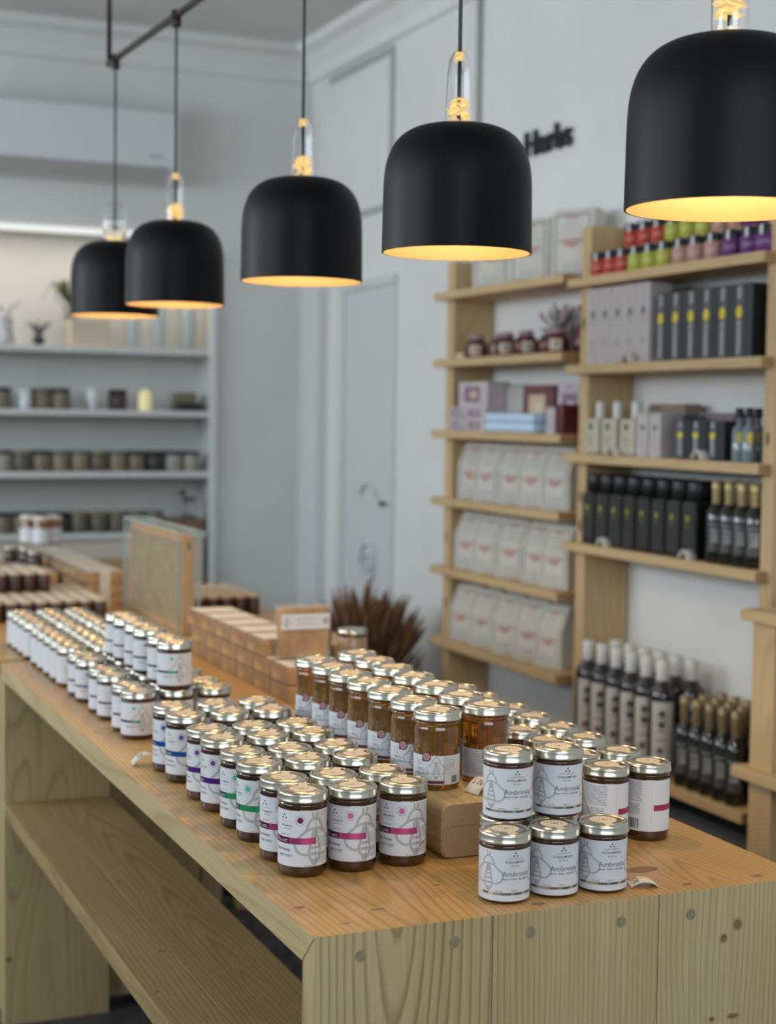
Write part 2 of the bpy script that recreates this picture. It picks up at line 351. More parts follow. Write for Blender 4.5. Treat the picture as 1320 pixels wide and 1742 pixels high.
class Print:
    """Flat artwork: (verts, faces, material, height) mapped by a function (u, z, lift) -> xyz."""
    def __init__(s, mb, fmap): s.mb = mb; s.map = fmap
    def poly(s, pts, mi, lift=1):
        n = len(pts)
        if n <= 4:
            s.mb.add([s.map(u, z, lift) for u, z in pts], [tuple(range(n))], mi); return
        cu_, cz_ = sum(p[0] for p in pts)/n, sum(p[1] for p in pts)/n
        s.mb.add([s.map(u, z, lift) for u, z in pts]+[s.map(cu_, cz_, lift)], [(i, (i+1) % n, n) for i in range(n)], mi)
    def rect(s, u0, u1, z0, z1, mi, lift=1, n=None):
        n = n or max(1, int(abs(u1-u0)/.003)); vs = []; fs = []
        for i in range(n+1):
            u = u0+(u1-u0)*i/n; vs += [s.map(u, z0, lift), s.map(u, z1, lift)]
        for i in range(n): fs.append((2*i, 2*i+2, 2*i+3, 2*i+1))
        s.mb.add(vs, fs, mi, True)
    def dot(s, u, z, r, mi, lift=1, n=20):
        s.poly([(u+r*math.cos(2*PI*i/n), z+r*math.sin(2*PI*i/n)) for i in range(n)], mi, lift)
    def stroke(s, pts, wd, mi, lift=1):
        P = [Vector(p) for p in pts]; vs = []; fs = []
        for i, p in enumerate(P):
            t = (P[min(i+1, len(P)-1)]-P[max(i-1, 0)])
            if t.length < 1e-9: t = Vector((1, 0))
            t.normalize(); nn = Vector((-t.y, t.x))*wd/2
            vs += [s.map(p.x+nn.x, p.y+nn.y, lift), s.map(p.x-nn.x, p.y-nn.y, lift)]
        for i in range(len(P)-1): fs.append((2*i+1, 2*i+3, 2*i+2, 2*i))
        s.mb.add(vs, fs, mi, True)
    def text(s, t, u, z, h, mi, lift=2, align='l', condense=1.0, slant=0):
        vs, fs, wd = text2d(t); k = h/.70; W_ = wd*k*condense
        u0 = u if align == 'l' else (u-W_ if align == 'r' else u-W_/2)
        s.mb.add([s.map(u0+x*k*condense, z+y*k, lift) for x, y in vs], fs, mi)
    def lines(s, u0, u1, z0, z1, n, mi, wd=.0004, lift=2, seed=0):
        rd = random.Random(seed)
        for i in range(n):
            z = z1-(z1-z0)*(i+.5)/n; u = u0
            while u < u1-.002:
                L_ = min(rd.uniform(.002, .009), u1-u)
                s.rect(u, u+L_, z-wd/2, z+wd/2, mi, lift); u += L_+.0008
            if rd.random() < .2: pass
    def bee(s, u, z, h, mi, lift=1, wd=None, side=(1, -1)):
        """Bee seen from above: antennae on top, tail point at the bottom (u, z)=tail tip."""
        k = h/1000.0; wd = wd or 38*k
        def P(x, y): return (u+x*k, z+(1000-y)*k)
        def sm(pts, n=3):
            out = []
            for a, b in zip(pts, pts[1:]):
                for i in range(n): out.append((a[0]+(b[0]-a[0])*i/n, a[1]+(b[1]-a[1])*i/n))
            return out+[pts[-1]]
        for sg in side:
            for L_ in ([(50, 10), (44, 70), (28, 130)],
                       [(0, 128), (60, 138), (115, 190), (155, 270), (172, 350)],
                       [(0, 310), (70, 318), (125, 338), (172, 350), (235, 408), (310, 470), (365, 525), (395, 590), (385, 670), (340, 740), (260, 790), (180, 805), (118, 790)],
                       [(0, 330), (45, 400), (75, 560), (105, 680), (125, 760), (112, 840), (60, 930), (0, 1000)]):
                s.stroke([P(sg*x, y) for x, y in sm(L_)], wd, mi, lift)
        def band(y0, y1, w0, w1):
            n = 8; V = []
            for i in range(n+1):
                q = -1+2*i/n; a, b = P(w0*q, y0), P(w1*q, y1); V += [s.map(a[0], a[1], lift), s.map(b[0], b[1], lift)]
            s.mb.add(V, [(2*i, 2*i+1, 2*i+3, 2*i+2) for i in range(n)], mi, True)
        band(325, 500, 30, 68); band(545, 590, 78, 88); band(650, 700, 98, 108); band(760, 815, 120, 112); band(880, 990, 88, 4)

def cylmap(r, u0=0.0, e=.00012):
    return lambda u, z, lift: ((r+e*lift)*math.cos((u+u0)/r), (r+e*lift)*math.sin((u+u0)/r), z)

# ------------------------------------------------------------------ jars
def jar_glass(h, r, mt, parent, n=40, name='jar'):
    m = MB(); nk = h-.014
    m.lathe([(0, .0025), (r*.72, .0022), (r*.86, 0), (r*.93, .0006), (r*.985, .0035), (r, .008), (r, nk-.014), (r*.992, nk-.0115), (r*.955, nk-.009),
             (r*.955, nk-.0075), (r*1.0, nk-.0058), (r*1.01, nk-.004), (r*.99, nk-.002), (r*.93, nk), (r*.93, nk+.010), (0, nk+.010)], n)
    return m.build('jar', mt, parent)

def jar_lid(h, rl, parent, n=40, sticker=True, seed=0, sym=True):
    rd = random.Random(seed)
    z0 = h-.0135
    m = MB()
    m.lathe([(rl*.95, z0-.0003), (rl*.995, z0), (rl*1.01, z0+.0012), (rl*.985, z0+.0028), (rl*.975, z0+.0095), (rl*.965, z0+.0118), (rl*.93, h-.0004), (rl*.88, h),
             (rl*.84, h-.0006), (rl*.82, h-.0018), (rl*.78, h-.0016), (rl*.76, h-.0009), (rl*.5, h-.0007), (0, h-.0007)], n)
    lid = m.build('lid', M_LID, parent)
    if sticker:
        s = MB(); rs = rl*.52; zz = h-.0004
        s.lathe([(0, .00022), (rs, .00022), (rs, 0), (0, 0)], 28, (0, 0, zz), 0, False)
        pr = Print(s, lambda u, z, l: (u, z, zz+.00022+.00006*l))
        # the paper strip that seals the lid, running from the round sticker over the rim
        a = .35
        s2 = [(rs*.8, -.006), (rl*.92, -.0065), (rl*.92, .0065), (rs*.8, .006)]
        c, sn = math.cos(a), math.sin(a)
        s.add([(x*c-y*sn, x*sn+y*c, zz+(.0001 if x < rl*.7 else .0006)) for x, y in s2], [(0, 1, 2, 3)], 0)
        for k in range(5):
            x0 = rd.uniform(-rs*.7, -rs*.2); y0 = rs*(.5-.25*k)
            pr.rect(x0, x0+rs*rd.uniform(.5, 1.0), y0, y0+.0007, 1)
        pr.dot(0, rs*.05, rs*.14, 1)
        s.build('seal_sticker', [M_KRAFT, M_STICKINK], lid)
    return lid

R_J = .0333; R_L = .0355
def honey_label(r, band, bandd, dot, name1, seed, full=True):
    """Wrap-around label: front panel 0..0.135 (arc length), fine print 0.137..0.205."""
    m = MB(); P = Print(m, cylmap(r+.0003, 0, .0001)); S = .137; Z0, Z1 = .0155, .0925
    P.rect(-.0030, .2080, Z0, Z1, 0, 0)
    P.bee(S-.001, .0175, .0735, 2, 1, .0038, (1, -1))
    P.rect(S+.0002, S+.0006, Z0, Z1, 3, 3)          # seam line
    zb = .0465
    P.rect(.0, S, zb, zb+.0088, 4, 3)
    P.rect(.052, .0985, zb, zb+.0088, 5, 4)          # dark end that carries the name
    P.text('μέλι μας', .0965, zb+.0022, .0046, 0, 5, 'r')
    P.text(name1+' Honey', .1005, .0365, .0045, 3, 4, 'r', .8)
    P.text('GREEK FOREST', .1045, .0285, .0036, 6, 4, 'r', .7)
    P.text('Net Weight 450g', S-.002, .0165, .0014, 6, 4, 'r')
    # brand block
    for dx, dz in ((-.0028, 0), (.0028, 0), (0, .0042)): P.dot(.0905+dx, .0818+dz, .0012, 3, 3, 10)
    P.rect(.0845, .1025, .0765, .0769, 6, 3); P.text('Ανδρυμπάσης', .0845, .0705, .0026, 3, 3, 'l', .8); P.text('Bee Farm', .0905, .0665, .0019, 6, 3)
    P.text('• SINCE 1922 •', .085, .0585, .0018, 6, 3)
    # flavour dot and its ring of writing
    P.dot(S-.0222, .0795, .0042, 7, 3); 
    for k in range(16):
        if k % 8 == 7: continue
        a = 2*PI*k/16; a2 = a+.26
        P.stroke([(S-.0222+.0066*math.cos(a), .0795+.0066*math.sin(a)), (S-.0222+.0066*math.cos(a2), .0795+.0066*math.sin(a2))], .0007, 6, 3)
    # fine print and barcode
    P.lines(S+.004, .193, .060, .0905, 13, 6, .0006, 3, seed); P.lines(S+.004, .190, .040, .057, 8, 6, .0006, 3, seed+1)
    rd = random.Random(seed); u = .166
    while u < .189:
        wv = rd.choice((.0006, .0010, .0016)); P.rect(u, u+wv, .0195, .0345, 3, 3); u += wv+rd.choice((.0006, .001, .0014))
    P.lines(S+.004, .160, .020, .034, 5, 6, .0006, 3, seed+2)
    mats = [M_PAPER, M_PAPER, M_BEE, M_INK, band, bandd, M_INKG, dot]
    return m, mats

def make_honey_jar(band, bandd, dot, nm, hon, seed):
    t = empty('honey_jar', (0, 0, -5))
    jar_glass(.116, R_J, hon, t); jar_lid(.116, R_L, t, seed=seed)
    m, mats = honey_label(R_J, band, bandd, dot, nm, seed)
    m.build('label', mats, t)
    return Kind(t)

def make_ambrosia():
    t = empty('ambrosia_jar', (0, 0, -5)); h = .092; r = R_J
    jar_glass(h, r, H_DEEP, t); jar_lid(h, R_L, t, seed=3)
    m = MB(); P = Print(m, cylmap(r+.0003, 0, .0001))
    Z0, Z1 = .0045, .0715
    P.rect(-.098, .098, Z0, Z1, 0, 0)
    P.bee(-.0232, .0165, .053, 2, 1, .0022); P.bee(.0570, .0165, .053, 2, 1, .0022)
    cu = .0140
    for dx, dz in ((-.0024, 0), (.0024, 0), (0, .0034)): P.dot(cu+dx, .0640+dz, .0011, 3, 3, 10)
    P.rect(cu-.0125, cu-.007, .0603, .0606, 6, 3); P.rect(cu+.007, cu+.0125, .0603, .0606, 6, 3); P.text('ΜΕΛΙΣΣΟΚΟΜΙΑ', cu, .0597, .0014, 6, 3, 'c')
    P.text('Ανδρυμπάσης', cu, .0545, .0032, 3, 3, 'c', .95); P.text('Bee Farm', cu, .0500, .0022, 6, 3, 'c')
    P.text('Ambrosia', -.0040, .0370, .0070, 6, 4, 'l', .98)
    P.text('Honey • Pollen • Royal Jelly', -.004, .0325, .0024, 3, 4, 'l', .95)
    P.text('Bee Glue', -.012, .0170, .0018, 6, 3); P.text('• 250 g e •', cu-.001, .0175, .0022, 6, 3, 'c')
    P.rect(-.0345, .060, .0125, .0157, 4, 3)
    for a, b in ((-.031, -.0225), (-.004, .008), (.0125, .024), (.030, .040)): P.rect(a, b, .0127, .0155, 5, 4)
    P.text('HONEY WITH POLLEN', -.003, .0134, .0014, 4, 5, 'l', .75)
    # dark print of the side panel
    P.rect(.047, .066, .032, .062, 6, 3); P.lines(.068, .094, .02, .066, 14, 6, .0006, 3, 5); P.lines(-.094, -.05, .02, .066, 14, 6, .0006, 3, 6)
    m.build('label', [M_PAPER, M_PAPER, M_BEE, M_INK, F_SILVER, mat('dark_silver_foil', (.16, .14, .12), .35, .7), M_INKG], t)
    return Kind(t)

def make_amber(hon, back=False):
    t = empty('comb_honey_jar', (0, 0, -5)); h = .116; r = .0345
    jar_glass(h, r, hon, t); jar_lid(h, .0370, t, seed=4)
    m = MB(); P = Print(m, cylmap(r+.0003, 0, .0001)); Z0, Z1 = .009, .052
    P.rect(-.07, .050, Z0, Z1, 0, 0)
    if not back:
        P.bee(.0015, .0175, .036, 2, 1, .0012); P.rect(.0135, .0139, Z0, Z1, 3, 3)
        P.poly([(-.0135+.0072*x, .050+.0072*y) for x, y in [(-1, -1), (0, -1)]+[(math.cos(a*PI/8-PI/2), math.sin(a*PI/8-PI/2)) for a in range(0, 13)]], 4, 3)
        P.dot(-.0135, .050, .0056, 5, 4); P.lines(-.0175, -.0095, .0465, .0535, 4, 4, .0006, 5, 3)
        P.rect(-.05, .0133, .0105, .0150, 4, 3)
        P.lines(-.032, -.0215, .036, .046, 4, 6, .0006, 3, 4); P.text('Μέλι', -.0305, .029, .0045, 6, 3); P.text('Κηρήθρα', -.0325, .0235, .0038, 6, 3)
        P.lines(.016, .032, .030, .0495, 8, 6, .0006, 3, 4); P.text('Honeycomb', .017, .026, .002, 6, 3)
        rd = random.Random(4); u = .026
        while u < .036:
            wv = rd.choice((.0005, .001)); P.rect(u, u+wv, .0115, .022, 3, 3); u += wv+.0007
    else:
        P.lines(-.060, .035, .014, .050, 14, 6, .0006, 3, 8)
    m.build('label', [M_PAPER, M_PAPER, M_BEE, M_INK, D_BURG, D_ROSE, M_INKG], t)
    return Kind(t)

def make_small(hon, band, dot):
    t = empty('low_honey_jar', (0, 0, -5)); h = .093; r = R_J
    jar_glass(h, r, hon, t, 28); jar_lid(h, R_L, t, 28, seed=5)
    m = MB(); P = Print(m, cylmap(r+.0003, 0, .0001)); Z0, Z1 = .010, .072
    P.rect(-.098, .098, Z0, Z1, 0, 0)
    P.bee(.010, .017, .052, 2, 1, .0016); P.dot(-.006, .062, .0032, 5, 3)
    if band:
        P.rect(-.045, .006, .034, .0385, 3, 2); P.rect(-.012, .002, .034, .0385, 4, 3)
        P.text('Honey', -.022, .025, .004, 3, 3)
    m.build('label', [M_PAPER, M_PAPER, M_BEE, M_INK, band or M_BEE, dot or M_INK], t)
    return Kind(t)

T = 0.916
ORD = ['first', 'second', 'third', 'fourth', 'fifth', 'sixth', 'seventh', 'eighth', 'ninth', 'tenth', 'eleventh', 'twelfth', 'thirteenth', 'fourteenth', 'fifteenth']

# ================================================================== SETTING
def struct(name, mb, m, **k):
    o = mb.build(name, m); o['kind'] = 'structure'; return o
XW = 2.665; YB = 7.2; ZC = 3.27; XL = -2.7; YR = -2.0
m = MB(); m.box(XL-.1, XW+.1, YR-.1, 7.6, -.05, 0); struct('floor', m, M_FLOOR)
m = MB(); m.box(XL-.1, XW+.1, YR-.1, 7.6, ZC, ZC+.08); struct('ceiling', m, M_CEIL)
m = MB(); m.box(XW, XW+.12, YR-.1, 7.6, 0, ZC); struct('wall_right', m, M_WALL)
# back wall with a lit niche for the white shelves
m = MB(); m.box(2.19, XW, YB, 7.6, 0, ZC); m.box(XL, 2.19, YB, 7.6, 2.37, ZC); m.box(XL, 2.19, 7.48, 7.6, 0, 2.37)
m.box(XL, -.6, YB, 7.48, 0, 2.37)
struct('wall_back', m, M_WALLB)
# left wall with a window opening and a second one, added for brightness
m = MB(); m.box(XL-.12, XL, YR, 1.0, 0, ZC); m.box(XL-.12, XL, 4.2, 4.6, 0, ZC); m.box(XL-.12, XL, 6.6, 7.6, 0, ZC); m.box(XL-.12, XL, 4.6, 6.6, 0, 1.70); m.box(XL-.12, XL, 4.6, 6.6, 2.85, ZC); m.box(XL-.12, XL, 1.0, 4.2, 0, 1.70); m.box(XL-.12, XL, 1.0, 4.2, 2.85, ZC)
struct('wall_left', m, M_WALL)
m = MB()
for y in (1.0, 2.04, 3.10, 4.14): m.box(XL-.09, XL-.03, y, y+.06, 1.70, 2.85)
for z in (1.70, 2.79): m.box(XL-.09, XL-.03, 1.0, 4.2, z, z+.06)
struct('window_1', m, M_TRIM)
m = MB()
for y in (4.6, 5.57, 6.54): m.box(XL-.09, XL-.03, y, y+.06, 1.70, 2.85)
for z in (1.70, 2.79): m.box(XL-.09, XL-.03, 4.6, 6.6, z, z+.06)
struct('added_window', m, M_TRIM)  # frame of the added second opening
# rear wall with the shop front
m = MB(); m.box(XL, -1.7, YR-.12, YR, 0, ZC); m.box(2.1, XW, YR-.12, YR, 0, ZC); m.box(-1.7, 2.1, YR-.12, YR, 2.85, ZC); m.box(-1.7, 2.1, YR-.12, YR, 0, 1.7)
struct('wall_rear', m, M_WALL)
m = MB()
for x in (-1.7, -.45, .8, 2.04): m.box(x, x+.06, YR-.1, YR-.04, 1.7, 2.85)
for z in (1.7, 2.79): m.box(-1.7, 2.1, YR-.1, YR-.04, z, z+.06)
struct('window_2', m, M_DARKMETAL)
# cornices
m = MB(); m.prism([(XW, ZC-.16), (XW, ZC), (XW-.13, ZC), (XW-.12, ZC-.03), (XW-.07, ZC-.05), (XW-.03, ZC-.10), (XW-.025, ZC-.15)], 'y', YR, YB, 0)
struct('trim_1', m, M_WALL)
m = MB(); m.prism([(YB, ZC-.16), (YB, ZC), (YB-.13, ZC), (YB-.12, ZC-.03), (YB-.07, ZC-.05), (YB-.03, ZC-.10), (YB-.025, ZC-.15)], 'x', XL, XW, 0)
struct('trim_2', m, M_WALLB)
# raised panel moulding high on the right wall
m = MB()
for y0, y1, z0, z1 in ((6.20, 6.235, 2.445, 3.07), (6.20, 6.95, 3.07, 3.10), (6.20, 6.95, 2.42, 2.445)): m.box(XW-.010, XW, y0, y1, z0, z1)
struct('trim_3', m, M_MOLD)
m = MB(); m.box(XW-.05, XW, 6.95, YB, 0, 2.30); struct('trim_4', m, M_TRIM)       # pilaster in the corner
# door in the right wall, its leaf carries a scroll in low relief
m = MB(); m.box(XW-.022, XW, 6.70, 6.76, 0, 2.10); m.box(XW-.012, XW, 6.14, 6.18, 0, 2.10); m.box(XW-.026, XW, 6.13, 6.76, 2.10, 2.14)
struct('door_1', m, M_TRIM)
m = MB(); m.box(XW-.010, XW-.001, 6.181, 6.699, 0.02, 2.098)
d = bpy.data.objects['door_1']
leaf = m.build('door_leaf', M_TRIM, d)
m = MB()
def arc(mb, cy, cz, r, a0, a1, n=24, x=XW-.018):
    mb.tube([(x, cy+r*math.cos(a0+(a1-a0)*i/n), cz+r*math.sin(a0+(a1-a0)*i/n)) for i in range(n+1)], .008, 6)
arc(m, 6.40, .90, .085, 0, 2*PI); arc(m, 6.40, .90, .038, 0, 2*PI); arc(m, 6.40, 1.15, .10, .15*PI, .85*PI); arc(m, 6.40, .76, .12, 1.1*PI, 1.9*PI)
m.build('scroll_relief', M_TRIM, d)
m = MB(); m.lathe([(0, .03), (.012, .028), (.014, .02), (.006, .012), (.006, 0)], 12); m.xform(Matrix.Translation((XW-.016, 6.20, 1.17)) @ Matrix.Rotation(-PI/2, 4, 'Y')); m.build('door_knob', M_DARKMETAL, d)
m = MB(); m.box(2.52, XW, 1.2, 4.30, 0, .44); struct('shade_block', m, M_UNDERSHADE)  # added dark block, paints the shadow under the right bay's bottom shelf

# conduit down the right wall
m = MB(); m.tube([(XW-.014, 5.385, ZC-.1), (XW-.014, 5.385, 2.30)], .010, 8)
o = m.build('cable_conduit', M_MOLD); tag(o, 'thin grey vertical conduit on the right wall, just left of the lettering', 'conduit')

# lettering on the wall
cu = bpy.data.curves.new('h', 'FONT'); cu.body = 'Herbs'; cu.size = .125; cu.extrude = .006; cu.offset = .0018; cu.align_x = 'LEFT'
ob = bpy.data.objects.new('h', cu); COL.objects.link(ob); dg = bpy.context.evaluated_depsgraph_get(); dg.update()
me0 = ob.evaluated_get(dg).to_mesh()
sv = [v.co.copy() for v in me0.vertices]; sf = [tuple(p.vertices) for p in me0.polygons]
ob.evaluated_get(dg).to_mesh_clear(); bpy.data.objects.remove(ob); bpy.data.curves.remove(cu)
x1 = max(v.x for v in sv); x0 = min(v.x for v in sv); k = .325/(x1-x0)
m = MB(); m.add([(XW-.012-v.z, 5.005-(v.x-x0)*k, 2.458+v.y) for v in sv], sf, 0)
o = m.build('wall_lettering', M_BLACK); tag(o, 'raised black letters reading Herbs on the white wall above the shelves', 'sign')

# ================================================================== AIR CONDITIONER on the back wall
t = empty('air_conditioner', (1.40, YB, 2.58)); tag(t, 'long white wall air conditioner near the ceiling over the white shelves', 'air conditioner')
m = MB(); m.prism([(0, .0), (0, .33), (-.17, .33), (-.20, .30), (-.20, .06), (-.15, 0)], 'x', -.62, .55); m.build('housing', M_PLASTIC, t, True)
m = MB(); m.prism([(-.196, .055), (-.212, .06), (-.16, -.006), (-.15, .004)], 'x', -.60, .50); m.build('air_flap', mat('grey_flap', (.40, .39, .38), .5), t, True)
m = MB(); m.box(.42, .48, -.2015, -.2, .10, .115); m.build('badge', M_MOLD, t)

# ================================================================== NICHE SHELVES
S_Z = (1.84, 1.552, 1.268)
nk = 0
for z, w_ in zip(S_Z, ('topmost', 'second from the top', 'third from the top')):
    m = MB(); m.box(-.6, 2.19, 7.20, 7.48, z-.028, z, 0, .003)
    o = m.build('wall_shelf', M_LACQ); tag(o, 'long white shelf across the lit niche in the back wall, %s' % w_, 'shelf', 'white niche shelves')
m = MB(); m.box(2.165, 2.195, 7.17, 7.22, 0, 2.30, 0, .003); o = m.build('shelf_upright', M_LACQ); tag(o, 'slim white upright closing the right end of the niche shelves', 'upright')
t = empty('back_counter', (.78, 7.3, 0)); tag(t, 'low pale cabinet with a flat top under the white niche shelves', 'cabinet')
m = MB(); m.box(-1.37, 1.37, -.12, .175, .96, .985, 0, .003); m.build('counter_top', M_LACQ, t)
m = MB(); m.box(-1.36, 1.365, -.10, .175, .05, .96); m.build('cabinet_body', mat('beige_cabinet', (.56, .50, .42), .6), t)
for i in range(4):
    m = MB(); x = -1.36+i*.68; m.box(x+.01, x+.675, -.116, -.10, .08, .94, 0, .003); dr = m.build('door', mat('beige_door', (.58, .52, .44), .6), t)
    m = MB(); m.box(x+.30, x+.38, -.126, -.116, .88, .89); m.build('handle', M_MOLD, dr)
# led strip
m = MB(); m.box(-.6, 2.18, 7.185, 7.20, 2.345, 2.372); o = m.build('light_strip', E_STRIP); tag(o, 'narrow glowing strip light along the top edge of the shelf niche', 'light')
area('niche_light', (.9, 7.26, 2.33), (.9, 7.34, 1.8), 2.4, .05, 3.6, (1.0, .80, .60))

# goods on the niche shelves: tins, jars and boxes
cols = [(.10, .085, .06), (.16, .14, .10), (.05, .035, .03), (.20, .17, .12), (.025, .022, .025), (.12, .07, .05), (.13, .13, .11), (.30, .28, .24)]
shm = [noisy('tin_%d' % i, c, tuple(v*1.25 for v in c), 30, .45) for i, c in enumerate(cols)]
tins = []
for i in range(8):
    m = MB(); m.lathe([(0, 0), (.041, 0), (.043, .003), (.043, .076), (.040, .079), (0, .079)], 20)
    t = empty('lidded_jar', (0, 0, -5)); m.build('body', shm[i], t)
    m = MB(); m.lathe([(.041, .079), (.0435, .08), (.0435, .093), (.040, .096), (0, .096)], 20); m.build('lid', M_BLACK if i % 3 else shm[(i+3) % 8], t)
    tins.append(Kind(t))
cn = ['olive grey', 'khaki', 'nearly black', 'pale brown', 'black', 'reddish brown', 'grey green', 'light grey']
rd = random.Random(11)
for si, z in enumerate((1.552, 1.268, .985)):
    yy = 7.28; x = .95; i = 0
    while x < 2.14:
        if si == 2 and 1.96 < x: break
        sp = (si == 0 and (1.24 < x < 1.39 or 1.55 < x < 1.70 or 1.79 < x < 1.945 or x > 1.96))
        if not sp:
            k = rd.choice([0, 1, 2, 3, 4, 5, 6, 0, 1, 3, 7 if si else 0])
            tins[k].place((x, yy, z), rd.uniform(0, 6), 'blurred %s lidded jar in the row on the %s in the niche' % (cn[k], ('second white shelf', 'third white shelf', 'counter')[si]), 'jar', '%s jars on the %s' % (cn[k], ('second white shelf', 'third white shelf', 'niche counter')[si]))
        x += .0885; i += 1
def lathe_thing(name, prof, mt, loc, label, cat, n=20, sx=1, sy=1, group=None):
    m = MB(); m.lathe(prof, n, (0, 0, 0), 0, True, sx, sy); o = m.build(name, mt); o.location = loc; tag(o, label, cat, group); return o
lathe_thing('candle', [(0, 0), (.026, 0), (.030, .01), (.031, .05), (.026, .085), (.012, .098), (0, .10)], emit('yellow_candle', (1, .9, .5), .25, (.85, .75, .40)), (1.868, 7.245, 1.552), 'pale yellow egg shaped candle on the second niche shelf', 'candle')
lathe_thing('white_cup', [(0, .0), (.016, 0), (.016, .02), (.030, .05), (.032, .10), (.029, .10), (.026, .05), (0, .03)], M_PLASTIC, (1.625, 7.245, 1.552), 'white goblet shaped cup between the jars on the second niche shelf', 'cup')
lathe_thing('white_cup', [(0, 0), (.024, 0), (.027, .01), (.028, .09), (.025, .09), (.023, .012), (0, .012)], M_PLASTIC, (1.315, 7.245, 1.552), 'straight white cup near the left end of the second niche shelf', 'cup')
m = MB(); m.box(2.03, 2.14, 7.22, 7.30, 1.552, 1.590, 0, .004); o = m.build('black_tray', M_BLACK); tag(o, 'low black tray at the right end of the second niche shelf', 'tray')
m = MB(); m.box(2.035, 2.135, 7.31, 7.38, 1.552, 1.64, 0, .004); o = m.build('gift_box', shm[3]); tag(o, 'olive brown box behind the black tray on the niche shelf', 'box')
m = MB(); m.box(1.98, 2.15, 7.22, 7.36, .985, 1.045, 0, .004); o = m.build('wooden_crate', noisy('brown_crate', (.16, .10, .06), (.22, .14, .08), 30, .7)); tag(o, 'shallow brown crate at the right end of the niche counter', 'crate')
# wire stand with a dark knob
t = empty('glass_vase', (2.09, 7.27, 1.045)); tag(t, 'small clear vase with a dark flower standing on the brown crate', 'vase')
m = MB(); m.lathe([(0, .002), (.028, .0), (.030, .04), (.024, .07), (.030, .095), (.028, .095), (.022, .07), (.027, .04), (.025, .004), (0, .005)], 20); m.build('vase', M_GLASS, t)
m = MB(); m.tube([(0, 0, .006), (-.005, 0, .06), (-.03, 0, .115)], .0022, 6); m.lathe([(0, -.016), (.015, -.008), (.018, 0), (.013, .01), (0, .014)], 12, (-.033, 0, .12)); m.build('flower', M_INK, t)
# top niche shelf
def deer_vase(loc, s, label):
    t = empty('figurine_vase', loc); tag(t, label, 'figurine')
    m = MB(); m.lathe([(0, 0), (.045*s, 0), (.05*s, .02*s), (.035*s, .07*s), (.042*s, .11*s), (.03*s, .15*s), (.018*s, .17*s), (0, .175*s)], 16); m.build('body', noisy('grey_marbled_ceramic', (.25, .25, .28), (.60, .60, .62), 40, .4), t)
    for sg in (-1, 1):
        m = MB(); m.tube([(sg*.012*s, 0, .165*s), (sg*.03*s, 0, .195*s), (sg*.06*s, 0, .21*s), (sg*.075*s, 0, .235*s)], [.009*s, .008*s, .006*s, .003*s], 6); m.build('horn', M_MOLD, t)
deer_vase((1.235, 7.30, 1.84), .88, 'grey speckled ceramic figurine with two horns at the left of the top niche shelf')
t = empty('potted_plant', (1.385, 7.30, 1.84)); tag(t, 'small dark spiky plant in a short dark pot on the top niche shelf', 'plant')
m = MB(); m.lathe([(0, 0), (.022, 0), (.03, .04), (.026, .04), (0, .035)], 14); m.build('pot', shm[4], t)
m = MB(); rd = random.Random(3)
for i in range(22):
    a = rd.uniform(0, 2*PI); l = rd.uniform(.05, .09); q = rd.uniform(.3, .8)
    m.tube([(0, 0, .035), (math.cos(a)*l*q*.5, math.sin(a)*l*q*.5, .035+l*.6), (math.cos(a)*l*q, math.sin(a)*l*q, .03+l)], [.004, .005, .001], 5)
m.build('leaves', noisy('grey_green_leaf', (.14, .14, .16), (.24, .25, .24), 20, .6), t)
m = MB(); m.box(1.52, 1.70, 7.24, 7.36, 1.84, 1.965, 0, .004); o = m.build('gift_box', noisy('cream_box', (.62, .52, .40), (.66, .56, .44), 10, .6)); tag(o, 'plain cream box on the top niche shelf below the farthest lamp', 'box')
t = empty('trailing_plant', (1.535, 7.32, 1.965)); tag(t, 'green trailing plant on the cream box half hidden by the farthest black lamp', 'plant')
m = MB(); m.lathe([(0, 0), (.03, 0), (.04, .07), (.036, .07), (0, .06)], 14); m.build('pot', shm[7], t)
m = MB(); rd = random.Random(5)
for i in range(40):
    a = rd.uniform(0, 2*PI); l = rd.uniform(.06, .15)
    m.tube([(0, 0, .06), (math.cos(a)*l*.6, math.sin(a)*l*.4, .10+l*.5), (math.cos(a)*l, math.sin(a)*l*.5, .09+rd.uniform(-.03, .10))], [.003, .007, .001], 5)
m.build('leaves', noisy('dark_green_leaf', (.05, .09, .03), (.10, .15, .05), 20, .6), t)
gv = []
for x, hh, dsc in ((1.82, .20, 'left'), (1.945, .23, 'middle'), (2.085, .24, 'right')):
    t = empty('candle_glass', (x, 7.29, 1.84)); tag(t, 'tall clear cylinder with pale candle, top niche shelf, %s of three' % dsc, 'candle holder', 'glass cylinders on the top niche shelf')
    m = MB(); m.lathe([(0, 0), (.040, 0), (.042, .004), (.042, hh), (.039, hh), (.039, .008), (0, .008)], 20); m.build('glass', THIN, t)
    m = MB(); m.lathe([(0, .009), (.020, .009), (.020, hh*.96), (.018, hh*.97), (0, hh*.97)], 16); m.build('candle', mat('pale_blue_wax', (.62, .70, .72), .5), t)

